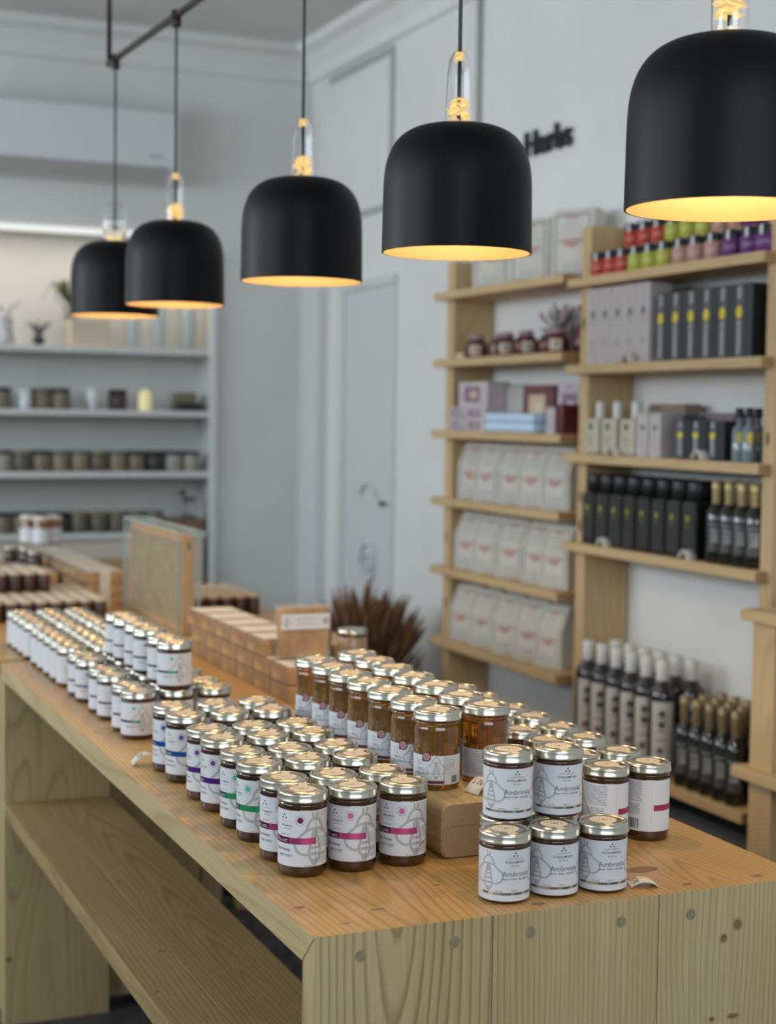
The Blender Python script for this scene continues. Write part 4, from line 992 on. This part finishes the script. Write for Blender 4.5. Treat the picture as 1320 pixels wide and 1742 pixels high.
plugs = {0: [(.724, .886), (.851, .888)], 1: [(.959, .888), (1.094, .886)], 2: [(1.202, .884)]}
fk = {2: [(1.278, .862, .010, .011), (1.256, .845, .008, .008), (1.24, .735, .006, .005), (1.275, .735, .013, .005)], 0: [(.668, .70, .004, .004)], 1: []}
for i in range(3):
    a, b = seams[i]+(.0 if i == 0 else .0006), seams[i+1]-.0006
    m = MB(); m.prism([(ty0, T), (ty0, 0), (ty0+.041, 0), (ty0+.041, T-.041)], 'x', a, b, 0)
    P = Print(m, lambda u, z, l: (u, ty0-.00015*l, z))
    for x, z in plugs[i]: knot(P, x, z, .0050, .0052, True)
    for x, z, ru, rv in fk[i]: knot(P, x, z, ru*.6, rv*.6)
    m.build('front_plank', [FRONTS[i], W_KNOT, W_KNOTHALO, W_PLUG], table, True)
# far end panel
for i in range(3):
    a, b = (tx0, .935, 1.185, 1.394)[i], (.930, 1.180, 1.394)[i]
    m = MB(); m.box(a, b, 3.945+(.03 if i else 0), 3.985+(.03 if i else 0), 0 if i != 1 else 0.03, T-.041, 0, .001)
    P = Print(m, lambda u, z, l: (u, 3.945-.0003*l, z))
    if i == 0: knot(P, .676, .17, .006, .006)
    m.build('end_plank', [W_FRONT, W_KNOT, W_KNOTHALO, W_PLUG], table)
# lower shelf: two boards
sk = {0: [(.747, 2.754, .009, .005), (.686, 2.557, .006, .003), (.732, 2.421, .004, .003)], 1: [(.800, 3.326, .009, .005), (.775, 3.2, .009, .005), (.859, 2.635, .006, .003), (.87, 2.45, .004, .002)]}
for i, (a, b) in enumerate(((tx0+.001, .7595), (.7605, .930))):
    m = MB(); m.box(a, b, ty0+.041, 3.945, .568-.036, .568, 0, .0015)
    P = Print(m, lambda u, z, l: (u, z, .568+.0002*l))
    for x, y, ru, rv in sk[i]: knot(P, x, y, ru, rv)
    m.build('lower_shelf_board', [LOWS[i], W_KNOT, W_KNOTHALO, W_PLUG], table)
m = MB(); m.box(.70, .73, 3.905, 3.945, .48, .532); m.build('shelf_cleat', W_FRONT, table)

# second table behind it
table2 = empty('display_table', (0, 0, 0)); tag(table2, 'second pine table standing end to end behind the front table', 'table')
m = MB(); m.box(tx0, 1.66, 4.02, 6.7, T-.041, T-.0003, 0, .001); m.build('tabletop', W_TOP, table2)
for y in (4.06, 6.6):
    m = MB(); m.box(tx0+.01, 1.64, y, y+.04, 0, T-.041); m.build('end_panel', W_FRONT, table2)
# crumpled sack and bottle under the table
t = empty('dark_sack', (1.20, 3.62, 0)); tag(t, 'crumpled dark grey sack on the floor under the table', 'sack')
m = MB(); bm = bmesh.new(); bmesh.ops.create_icosphere(bm, subdivisions=4, radius=1); rd = random.Random(2)
from mathutils import noise
for v in bm.verts:
    n_ = noise.noise(v.co*2.5)*.22+noise.noise(v.co*7)*.08; v.co = v.co*(1+n_); v.co.x *= .15; v.co.y *= .18; v.co.z = max(v.co.z*.17+.15, 0)
bm.verts.index_update(); m.add([v.co[:] for v in bm.verts], [[v.index for v in f.verts] for f in bm.faces], 0, True); bm.free()
m.build('sack', noisy('dark_grey_cloth', (.05, .048, .05), (.12, .11, .11), 30, .8, bump=.5), t)
t = empty('glass_bottle', (1.22, 3.86, 0)); tag(t, 'dark green bottle standing in the shade under the table', 'bottle')
m = MB(); m.lathe([(0, 0), (.038, 0), (.04, .005), (.04, .22), (.015, .29), (.014, .33), (0, .33)], 20); m.build('bottle', mat('green_glass', (.03, .07, .02), .1), t)
m = MB(); m.lathe([(.0145, .30), (.016, .302), (.016, .335), (0, .336)], 14); m.build('cap', M_BLACK, t)

# wood block under the amber jars
m = MB(); bx0, bx1, by0, by1, bh = .950, 1.122, 2.003, 2.75, .080
def rrect(w0, w1, h0, h1, r, n=5):
    out = []
    for cx, cz, a0 in ((w1-r, h1-r, 0), (w0+r, h1-r, PI/2), (w0+r, h0+r, PI), (w1-r, h0+r, 1.5*PI)):
        for i in range(n+1): a = a0+PI/2*i/n; out.append((cx+r*math.cos(a), cz+r*math.sin(a)))
    return out
endm = mat('sawn_end_grain', (.40, .30, .17), .8); nt = endm.node_tree
tc = nt.nodes.new('ShaderNodeTexCoord'); wv = nt.nodes.new('ShaderNodeTexWave'); wv.wave_type = 'RINGS'; wv.rings_direction = 'Y'; wv.inputs['Scale'].default_value = 95; wv.inputs['Distortion'].default_value = 1.2; wv.inputs['Detail Scale'].default_value = .4
mp = nt.nodes.new('ShaderNodeMapping'); mp.inputs['Location'].default_value = (.01, 0, -.035)
rp = nt.nodes.new('ShaderNodeValToRGB'); rp.color_ramp.elements[0].color = (.30, .215, .12, 1); rp.color_ramp.elements[1].color = (.42, .32, .19, 1)
nt.links.new(tc.outputs['Object'], mp.inputs[0]); nt.links.new(mp.outputs[0], wv.inputs['Vector']); nt.links.new(wv.outputs['Color'], rp.inputs[0]); nt.links.new(rp.outputs[0], nt.nodes['Principled BSDF'].inputs['Base Color'])
poly = rrect(-.086, .086, 0, bh, .014); n = len(poly)
V = [(x, -.372+.004, z) for x, z in poly]+[(x, .372, z) for x, z in poly]+[(x*.975, -.372, .04+(z-.04)*.95) for x, z in poly]
F = [(i, (i+1) % n, (i+1) % n+n, i+n) for i in range(n)]; m.add(V, F+[tuple(range(n, 2*n))], 0, False)
m.add(V, [(i+2*n, (i+1) % n+2*n, (i+1) % n, i) for i in range(n)], 0); m.add(V, [tuple(range(3*n-1, 2*n-1, -1))], 1)
P = Print(m, lambda u, z, l: (u, -.372-.0002*l, z)); P.stroke([(-.08, .046), (-.03, .0475), (-.01, .049)], .0005, 2); P.stroke([(.018, .046), (.05, .050), (.075, .053)], .0009, 2)
o = m.build('wood_block', [wood('block_pine', (.52, .36, .17), (.36, .22, .09), 'y', rough=.6), endm, W_GAP], None, True); o.location = (1.036, 2.375, T); tag(o, 'rounded pine block under the tall amber honey jars', 'wood block')

# ================================================================== JARS ON THE TABLE
FC = 249.0*PI/180      # azimuth towards the viewer's side of the aisle
S = .137
def rot_for(seam_deg, x, y, r=R_J):
    cam_az = math.atan2(-y, -x)
    return cam_az+math.radians(seam_deg)-S/(r+.0003)
HK = {}
defs = {'pink': (F_PINK, F_PINKD, 'Thyme'), 'green': (F_GREEN, mat('dark_green_foil', (.02, .10, .05), .4, .5), 'Oak'), 'purple': (F_PURPLE, mat('dark_purple_foil', (.05, .01, .10), .4, .5), 'Heather'), 'blue': (F_BLUE, mat('dark_blue_foil', (.01, .03, .12), .4, .5), 'Pine')}
defs['wine'] = (mat('wine_band', (.36, .015, .07), .4), F_PINKD, 'Thyme')
def hk(c, hon, dot):
    key = (c, hon.name, dot.name)
    if key not in HK: HK[key] = make_honey_jar(defs[c][0], defs[c][1], dot, defs[c][2], hon, len(HK)+1)
    return HK[key]
rowsY = [2.02, 2.098, 2.207, 2.288, 2.393, 2.474, 2.604, 2.690]
rowc = ['pink', 'pink', 'green', 'green', 'purple', 'purple', 'blue', 'blue']
rown = ['frontmost row', 'second row', 'third row', 'fourth row', 'fifth row', 'sixth row', 'seventh row', 'eighth row']
coln = ['at the left edge', 'in the middle column', 'in the right column']
for ri, y in enumerate(rowsY):
    for ci, x in enumerate((.745, .819, .896)):
        c = rowc[ri]
        dot = {'pink': D_WINE if (ri, ci) == (0, 0) else D_PINK, 'green': D_GREEN, 'purple': D_PURPLE, 'blue': D_BLUE}[c]
        hon = H_BROWN if c == 'pink' else (H_DARK if (ri in (2, 3, 6, 7)) else H_DEEP)
        if ci: x += .002*(ri/7.0)*3
        sd = {(0, 0): 33, (0, 1): 34, (0, 2): 36}.get((ri, ci), (33, 28, 8, 20, 13, 8, 26, 12)[ri]+(0 if ci == 0 else rd.uniform(-9, 9)))
        hk(c, hon, dot).place((x, y, T), rot_for(sd, x, y), '%s banded honey jar %s of the front block, %s' % (c, coln[ci], rown[ri]) if (ri, ci) != (0, 0) else 'pink banded honey jar with a wine red dot, frontmost of the left edge', 'honey jar', 'honey jars in the front block')
# two extra columns at the back of the block
for i, (x, y) in enumerate(((.975, 2.81),)): pass

# honey jars turned to show the fine print, right of the block
ry = [2.013, 2.100, 2.209, 2.298, 2.395, 2.480, 2.598, 2.696]
for ci, (x, nm) in enumerate(((1.296, 'outer right column'), (1.224, 'inner column'))):
    for ri, y in enumerate(ry):
        if ci and ri > 5: continue
        xx = x+.002*ri
        hk('wine', H_BROWN if ri < 4 else H_DARK, D_PINK).place((xx, y, T), math.atan2(-y, -xx)+math.radians(18 if ci == 0 else 34)+.0, 'honey jar showing its fine print, %s behind the Ambrosia jars, %s' % (nm, rown[ri]), 'honey jar', 'honey jars turned to the fine print')

# Ambrosia
ak = make_ambrosia()
def amb(x, y, z, l):
    ak.place((x, y, z), math.atan2(-y, -x)+math.radians(rd.uniform(-2, 2)), l, 'honey jar', 'Ambrosia jars')
amb(.953, 1.817, T, 'Ambrosia jar with white label, left of the three in front at the table edge')
amb(1.026, 1.817, T, 'Ambrosia jar with white label, middle of the three in front at the table edge')
amb(1.098, 1.812, T, 'Ambrosia jar with white label, right of the three in front beside the price tag')
amb(.987, 1.885, T, 'Ambrosia jar mostly hidden under the left stacked one')
amb(1.061, 1.883, T, 'Ambrosia jar mostly hidden under the right stacked one')
amb(.985, 1.872, T+.0922, 'left Ambrosia jar stacked on the second layer')
amb(1.059, 1.868, T+.0922, 'right Ambrosia jar stacked on the second layer')

# amber jars on the block
mk = make_amber(H_AMBER); mk2 = make_amber(H_ORANGE, True)
ny = [2.110, 2.197, 2.289, 2.376, 2.460, 2.542, 2.626]
for i, y in enumerate(ny):
    x = .990
    mk.place((x, y, T+.0802), math.atan2(-y, -x)+math.radians(rd.uniform(-4, 4)-2), 'tall amber honey jar on the wood block, %s of the left row' % (('frontmost', 'second', 'third', 'fourth', 'fifth', 'sixth', 'farthest')[i]), 'honey jar', 'amber jars on the block')
for i, y in enumerate([2.125, 2.215, 2.312, 2.405, 2.50, 2.585, 2.67]):
    x = 1.078+.0035*i*.5
    mk2.place((x, y, T+.0802), math.atan2(-y, -x)+math.radians(12), 'tall orange honey jar on the wood block, %s of the right row' % (('frontmost', 'second', 'third', 'fourth', 'fifth', 'sixth', 'farthest')[i]), 'honey jar', 'orange jars on the block')

# low jars further back, three columns and a second layer
SK = {'green': make_small(H_DEEP, F_GREEN, D_GREEN), 'purple': make_small(H_BROWN, F_PURPLE, D_PURPLE), 'blue': make_small(H_DARK, F_BLUE, D_BLUE), 'plain': make_small(H_DARK, None, None), 'yellow': make_small(H_ORANGE, None, None)}
sy = [2.980, 3.056, 3.185, 3.262, 3.395, 3.472, 3.60, 3.678, 3.756, 3.834, 3.912, 4.02, 4.098, 4.176, 4.254]
sc_ = ['green', 'green', 'purple', 'purple', 'blue', 'blue', 'yellow', 'plain']+['plain']*7
for ri, y in enumerate(sy):
    for ci, x in enumerate((.758, .834, .909)):
        c = sc_[ri]
        l = ('low %s banded honey jar, far rows, %s, %s row' % (c, ('left column', 'middle column', 'right column')[ci], ORD[ri])) if c in ('green', 'purple', 'blue') else 'low white labelled honey jar, %s of the far rows, %s row' % (('left column', 'middle column', 'right column')[ci], ORD[ri])
        SK[c].place((x, y, T), math.atan2(-y, -x)+rd.uniform(-.2, .2), l, 'honey jar', 'low honey jars in the far rows')
for i, (y, c) in enumerate(zip((2.975, 3.049, 3.165, 3.240, 3.340, 3.414), ('green', 'green', 'purple', 'purple', 'blue', 'blue'))):
    SK[c].place((.828, y, T+.0932), math.atan2(-y, -.828)+rd.uniform(-.1, .1), 'low %s banded honey jar raised on a second layer, %s of its colour' % (c, ('front one', 'rear one')[i % 2]), 'honey jar', 'raised low honey jars')

# tall jar behind the amber jars
t = empty('preserve_jar', (1.405, 3.48, T)); tag(t, 'single preserve jar with dark lid right of the standing comb honey box', 'jar')
m = MB(); m.lathe([(0, 0), (.034, 0), (.036, .004), (.036, .10), (.032, .108), (0, .108)], 24); m.build('jar', noisy('pale_brown_paste', (.30, .20, .12), (.38, .26, .16), 20, .3), t)
m = MB(); m.lathe([(.034, .104), (.0365, .105), (.0365, .118), (.033, .121), (0, .120)], 24); m.build('lid', M_LID, t)
# small dark bottle beside
t = empty('small_bottle', (1.335, 3.46, T)); tag(t, 'tiny dark bottle between the comb honey box and the preserve jar', 'bottle')
m = MB(); m.lathe([(0, 0), (.014, 0), (.015, .08), (.008, .09), (.008, .10), (0, .10)], 12); m.build('bottle', H_DARK, t)
m = MB(); m.lathe([(.009, .098), (.0095, .1), (.0095, .125), (0, .125)], 10); m.build('cap', mat('maroon_cap', (.12, .03, .02), .4), t)

# ================================================================== COMB HONEY BOXES
COMB = noisy('honeycomb_wax', (.26, .085, .008), (.60, .33, .09), 16, .35, bump=.5, detail=6, Transmission_Weight=0.0, Coat_Weight=.6)
CLEARB = mat('clear_plastic_box', (.96, .95, .92), .06, Transmission_Weight=1.0, IOR=1.25)
def comb_box(w_=.122, d_=.122, h=.038, upright=False):
    t = empty('comb_honey_box', (0, 0, -5))
    m = MB(); m.box(-w_/2+.0018, w_/2-.0018, -d_/2+.0018, d_/2-.0018, .0003, h-.0022, 0, .0015); m.build('honeycomb', COMB, t)
    m = MB(); 
    for z0, z1, e in ((0, h-.012, 0), (h-.013, h, .0015)):
        a, b = w_/2+e, d_/2+e; th = .0012
        m.box(-a, -a+th, -b, b, z0, z1); m.box(a-th, a, -b, b, z0, z1); m.box(-a+th, a-th, -b, -b+th, z0, z1); m.box(-a+th, a-th, b-th, b, z0, z1)
    m.box(-w_/2-.0015, w_/2+.0015, -d_/2-.0015, d_/2+.0015, h-.0012, h); m.build('clear_box', CLEARP, t)
    m = MB(); m.box(-w_/2+.006, w_/2-.006, -.052, .052, h+.0001, h+.0004); m.build('paper_label', M_PAPER if False else noisy('cream_box_label', (.62, .56, .47), (.68, .62, .53), 30, .6), t)
    return Kind(t)
cb = comb_box()
def cbox(x, y, z, l, g, rz=0): cb.place((x, y, z), rz, l, 'honey box', g)
lv = ['bottom', 'middle', 'top']
for li in range(3):
    ys_ = [3.285+.1255*i for i in range(6)] if li < 2 else [3.46+.1255*i for i in range(5)]
    for i, y in enumerate(ys_):
        cbox(1.213, y, T+.0386*li, 'clear box of honeycomb in the nearer stack, %s layer, %s from the front' % (lv[li], ORD[i]), 'comb honey boxes in the nearer stack')
# the one standing upright with its label facing the aisle
t = empty('comb_honey_box', (1.232, 3.352, T+.0775)); tag(t, 'clear comb honey box standing upright with a white label, on the stack', 'honey box')
m = MB(); m.box(-.057, .057, -.014, .014, .002, .116, 0, .003); m.build('honeycomb', COMB, t)
m = MB(); 
for a, b, c_, d_, e_, f_ in ((-.062, -.0608, -.019, .019, 0, .122), (.0608, .062, -.019, .019, 0, .122), (-.0608, .0608, -.019, -.0178, 0, .122), (-.0608, .0608, .0178, .019, 0, .122), (-.0608, .0608, -.0178, .0178, .1208, .122)): m.box(a, b, c_, d_, e_, f_)
m.build('clear_box', CLEARP, t)
m = MB(); P = Print(m, lambda u, z, l: (u, -.0192-.0003*l, z)); P.rect(-.059, .058, .068, .103, 0, 1); P.text('ΚΗΡΗΘΡΑ', .0, .089, .006, 1, 2, 'c'); P.text('Comb Honey', .0, .078, .006, 1, 2, 'c'); P.bee(-.045, .073, .026, 2, 2, .001); P.dot(.048, .086, .008, 2, 2)
m.build('label', [M_PAPER, M_BEE, M_BEE], t)
# farther stack on the second table
for li in range(3):
    for i in range(9):
        y = 5.07+.127*i
        cbox(1.165, y, T+.0386*li, 'clear box of honeycomb in the far stack, %s layer, %s from near' % (lv[li], ORD[i]), 'comb honey boxes in the far stack')
        if li < 2 and i > 2: cbox(1.03, y, T+.0386*li, 'clear box of honeycomb beside the far stack, %s layer, %s from near' % (lv[li], ORD[i-3]), 'comb honey boxes beside the far stack')
m = MB(); m.box(1.145, 1.180, 5.0035, 5.0055, T+.0005, T+.118); o = m.build('paper_strip', noisy('printed_cream_strip', (.55, .50, .44), (.72, .68, .62), 90, .7)); tag(o, 'cream printed strip standing against the end of the far honeycomb stack', 'strip')
# white capped jars on the far stack
t = empty('white_capped_jar', (0, 0, -5))
m = MB(); m.lathe([(0, 0), (.030, 0), (.032, .004), (.032, .085), (.028, .092), (0, .092)], 20); m.build('jar', H_ORANGE, t)
m = MB(); m.lathe([(.029, .090), (.0325, .091), (.0325, .106), (.029, .109), (0, .110)], 20); m.build('lid', noisy('gold_white_lid', (.66, .60, .48), (.75, .7, .6), 20, .3), t)
m = MB(); P = Print(m, cylmap(.0323)); P.rect(-.10, .10, .006, .062, 0, 3); m.build('label', [M_PAPER], t)
wj = Kind(t)
for i, (x, y) in enumerate(((1.100, 6.18), (1.135, 6.11), (1.190, 6.15))):
    wj.place((x*1.0+.03, y-.02, T+.1160), -1.9, 'pale lidded jar on top of the far honeycomb stack, %s' % ('left', 'middle', 'right')[i], 'jar', 'pale lidded jars on the far stack')
t = empty('silver_lidded_jar', (0, 0, -5))
m = MB(); m.lathe([(0, 0), (.025, 0), (.027, .004), (.027, .045), (0, .05)], 18); m.build('jar', H_DARK, t)
m = MB(); m.lathe([(.026, .044), (.028, .045), (.028, .056), (0, .058)], 18); m.build('lid', M_LID, t)
sj = Kind(t)
for i, (x, y) in enumerate(((1.005, 5.82), (1.05, 5.76), (1.055, 5.62))):
    sj.place((x, y, T+.0775), 0, 'small silver lidded jar on the boxes beside the far stack, %s' % ('farthest', 'middle', 'nearest')[i], 'jar', 'small silver lidded jars')

# miniature brown jars, two blocks
t = empty('miniature_jar', (0, 0, -5))
m = MB(); m.lathe([(0, 0), (.0195, 0), (.0205, .003), (.0205, .048), (.018, .053), (0, .053)], 14); m.build('jar', noisy('brown_mini_honey', (.05, .024, .014), (.08, .038, .02), 20, .35), t)
m = MB(); m.lathe([(.0195, .052), (.0208, .053), (.0208, .062), (.019, .064), (0, .064)], 14); m.build('lid', noisy('tan_lid', (.50, .42, .33), (.58, .50, .40), 30, .45), t)
mj = Kind(t)
for ri in range(8):
    for ci in range(10):
        mj.place((.685+.0445*ci, 4.74+.055*ri, T), 0, 'miniature brown jar in the left block behind the low jars', 'jar', 'miniature jars in the left block')
for ri in range(4):
    for ci in range(7):
        mj.place((.690+.0445*ci, 4.96+.055*ri, T+.0645), 0, 'miniature brown jar in the upper layer of the left block', 'jar', 'miniature jars, upper layer')
for ri in range(6):
    for ci in range(6):
        mj.place((1.345+.0445*ci, 4.72+.06*ri, T), 0, 'miniature brown jar in the block behind the glass case', 'jar', 'miniature jars behind the glass case')

# ================================================================== GLASS CASE WITH COMB FRAME
t = empty('display_case', (1.238, 4.62, T)); tag(t, 'tall narrow glass case with a wooden honeycomb frame inside', 'display case')
hx, hy, hz = .031, .315, .292
m = MB(); th = .003
m.box(-hx, -hx+th, -hy, hy, 0, hz); m.box(hx-th, hx, -hy, hy, 0, hz); m.box(-hx+th, hx-th, -hy, -hy+th, 0, hz); m.box(-hx+th, hx-th, hy-th, hy, 0, hz); m.box(-hx, hx, -hy, hy, hz, hz+.003); m.build('glass_panes', THIN, t)
m = MB()
for x in (-hx, hx):
    for y in (-hy, hy): m.box(x-.002, x+.002, y-.002, y+.002, 0, hz+.003)
    m.box(x-.0025, x+.0025, -hy, hy, hz, hz+.0065)
for y in (-hy, hy): m.box(-hx, hx, y-.0025, y+.0025, hz, hz+.0065)
m.build('glass_edges', M_EDGE, t)
m = MB(); m.box(-.012, .020, -hy+.012, -hy+.024, .003, hz-.012, 0, .001); m.box(-.012, .020, hy-.024, hy-.012, .003, hz-.012, 0, .001); m.box(-.012, .020, -hy+.024, hy-.024, hz-.032, hz-.012, 0, .001); m.box(-.012, .020, -hy+.024, hy-.024, .003, .018)
m.box(.000, .008, -hy+.011, -hy+.012, hz-.05, hz-.03, 1)
m.build('wooden_frame', [wood('honey_pine', (.55, .30, .10), (.36, .17, .05), 'z', rough=.5), M_INK], t)
m = MB(); m.box(-.004, .012, -hy+.024, hy-.024, .018, hz-.032); m.build('honeycomb', noisy('sealed_comb', (.24, .155, .055), (.36, .26, .11), 25, .6, bump=.6, detail=6), t)

# ================================================================== PENDANT LAMPS AND RAIL
LY = (1.68, 2.401, 3.079, 3.92, 4.474)
def LXf(y): return 1.176-.0405*(y-1.7)
LX = LXf(3.1); RIM = 1.817; ZR = 2.538
rail = empty('lamp_rail', (LX, 3.1, ZR)); tag(rail, 'dark metal rail hung from the ceiling that carries the pendant cords', 'rail')
m = MB(); m.tube([(2.6*.0405, -2.6, 0), (-1.45*.0405, 1.45, 0)], .009, 10); m.build('bar', M_DARKMETAL, rail)
for y in (-2.5, 1.44):
    m = MB(); m.tube([(-y*.0405, y, 0), (-y*.0405, y, ZC-ZR)], .007, 8); m.build('drop_rod', M_DARKMETAL, rail)
for y in LY:
    m = MB(); m.lathe([(.006, -.028), (.012, -.028), (.013, -.026), (.013, .012), (.006, .012)], 12, (LXf(y)-LX, y-3.1, 0)); m.build('cord_clamp', M_DARKMETAL, rail)
def pendant(style):
    t = empty('pendant_lamp', (0, 0, -5)); rd = random.Random(style+20)
    pr = [(.125, 0), (.1247, .02), (.1243, .05), (.1238, .09), (.1225, .125), (.1185, .150), (.1100, .172), (.0960, .190), (.0770, .202), (.0540, .2085), (.0280, .2110), (.010, .2115)]
    def smooth(P_, n=5):
        out = []
        for i in range(len(P_)-1):
            p0, p1, p2, p3 = P_[max(i-1, 0)], P_[i], P_[i+1], P_[min(i+2, len(P_)-1)]
            for j in range(n):
                q = j/n
                out.append(tuple(.5*((2*p1[c])+(-p0[c]+p2[c])*q+(2*p0[c]-5*p1[c]+4*p2[c]-p3[c])*q*q+(-p0[c]+3*p1[c]-3*p2[c]+p3[c])*q**3) for c in (0, 1)))
        return out+[P_[-1]]
    pr = smooth(pr)
    m = MB(); m.lathe(pr, 72, mi=0); 
    inner = [(r-.003, z-.0025 if z > .1 else z) for r, z in reversed(pr)]
    m.add([], []); m.lathe(inner, 72, mi=1); m.lathe([(.122, 0), (.125, 0)], 72, mi=1)
    m.build('shade', [M_SHADE, M_SHADEIN], t)
    m = MB(); m.lathe([(0, .205), (.018, .205), (.018, .165), (0, .165)], 20); sk_ = m.build('socket', M_WHITECAP, t)
    m = MB(); m.lathe([(0, .095), (.018, .10), (.029, .115), (.031, .13), (.024, .15), (.014, .167), (0, .168)], 20); m.build('bulb', E_BULB, t)
    # glass ornament over the cap
    if style == 0: g = [(.0225, .2125), (.0235, .235), (.0235, .29), (.020, .322), (.012, .336), (.004, .3385)]
    elif style == 2: g = [(.020, .2125), (.034, .235), (.036, .268), (.030, .30), (.016, .32), (.004, .325)]
    else: g = [(.0235, .2125), (.0225, .24), (.0205, .29), (.0170, .318), (.010, .330), (.004, .333)]
    m = MB(); m.lathe(g, 24, mi=0); m.lathe([(r-.0015, z) for r, z in reversed(g)], 24, mi=0); m.build('glass_ornament', M_GLASS, t)
    def clump(z0, z1, R_, n, mm):
        m = MB()
        for k in range(n):
            a = rd.uniform(0, 2*PI); rr = rd.uniform(.4, 1)*R_; z = rd.uniform(z0, z1); pts = []
            for i in range(7):
                a += rd.uniform(.3, .9); z = min(max(z+rd.uniform(-.008, .008), z0), z1); q = rr*rd.uniform(.7, 1.1)
                pts.append((q*math.cos(a), q*math.sin(a), z))
            m.tube(pts, rd.uniform(.0012, .0026), 5)
        m.build('fairy_wire', mm, t)
    mm = E_WIREC if style == 2 else E_WIRE
    if style == 0: clump(.238, .258, .0205, 26, mm); clump(.212, .222, .021, 10, E_WIREC)
    elif style == 2: clump(.214, .245, .026, 14, mm); clump(.213, .220, .03, 6, E_WIRE)
    else: clump(.213, .252, .0205, 26, mm); clump(.316, .328, .010, 10, mm)
    m = MB(); m.tube([(0, 0, .205), (0, 0, ZR-RIM-.02)], .0034, 8); m.build('cord', M_CORD, t)
    return Kind(t)
k0, k1, k2 = pendant(0), pendant(1), pendant(2)
names = ('nearest, cut by the right border', 'second from the camera', 'middle of the five', 'fourth, overlapping the farthest one', 'farthest, partly behind its neighbour')
for i, y in enumerate(LY):
    k = (k0, k1, k1, k1, k2)[i]
    k.place((LXf(y)-(.012 if i == 0 else 0), y-(.015 if i == 0 else 0), RIM-(.010 if i == 0 else 0)), .5*i, 'black dome pendant lamp over the table, %s' % names[i], 'pendant lamp', 'black pendant lamps over the table')
    l = bpy.data.lights.new('pendant_bulb_light', 'POINT'); l.energy = 9.0; l.color = (1.0, .66, .30); l.shadow_soft_size = .03
    lo = bpy.data.objects.new('pendant_bulb_light', l); COL.objects.link(lo); lo.location = (LXf(y), y, RIM+.075)

bpy.context.view_layer.update()
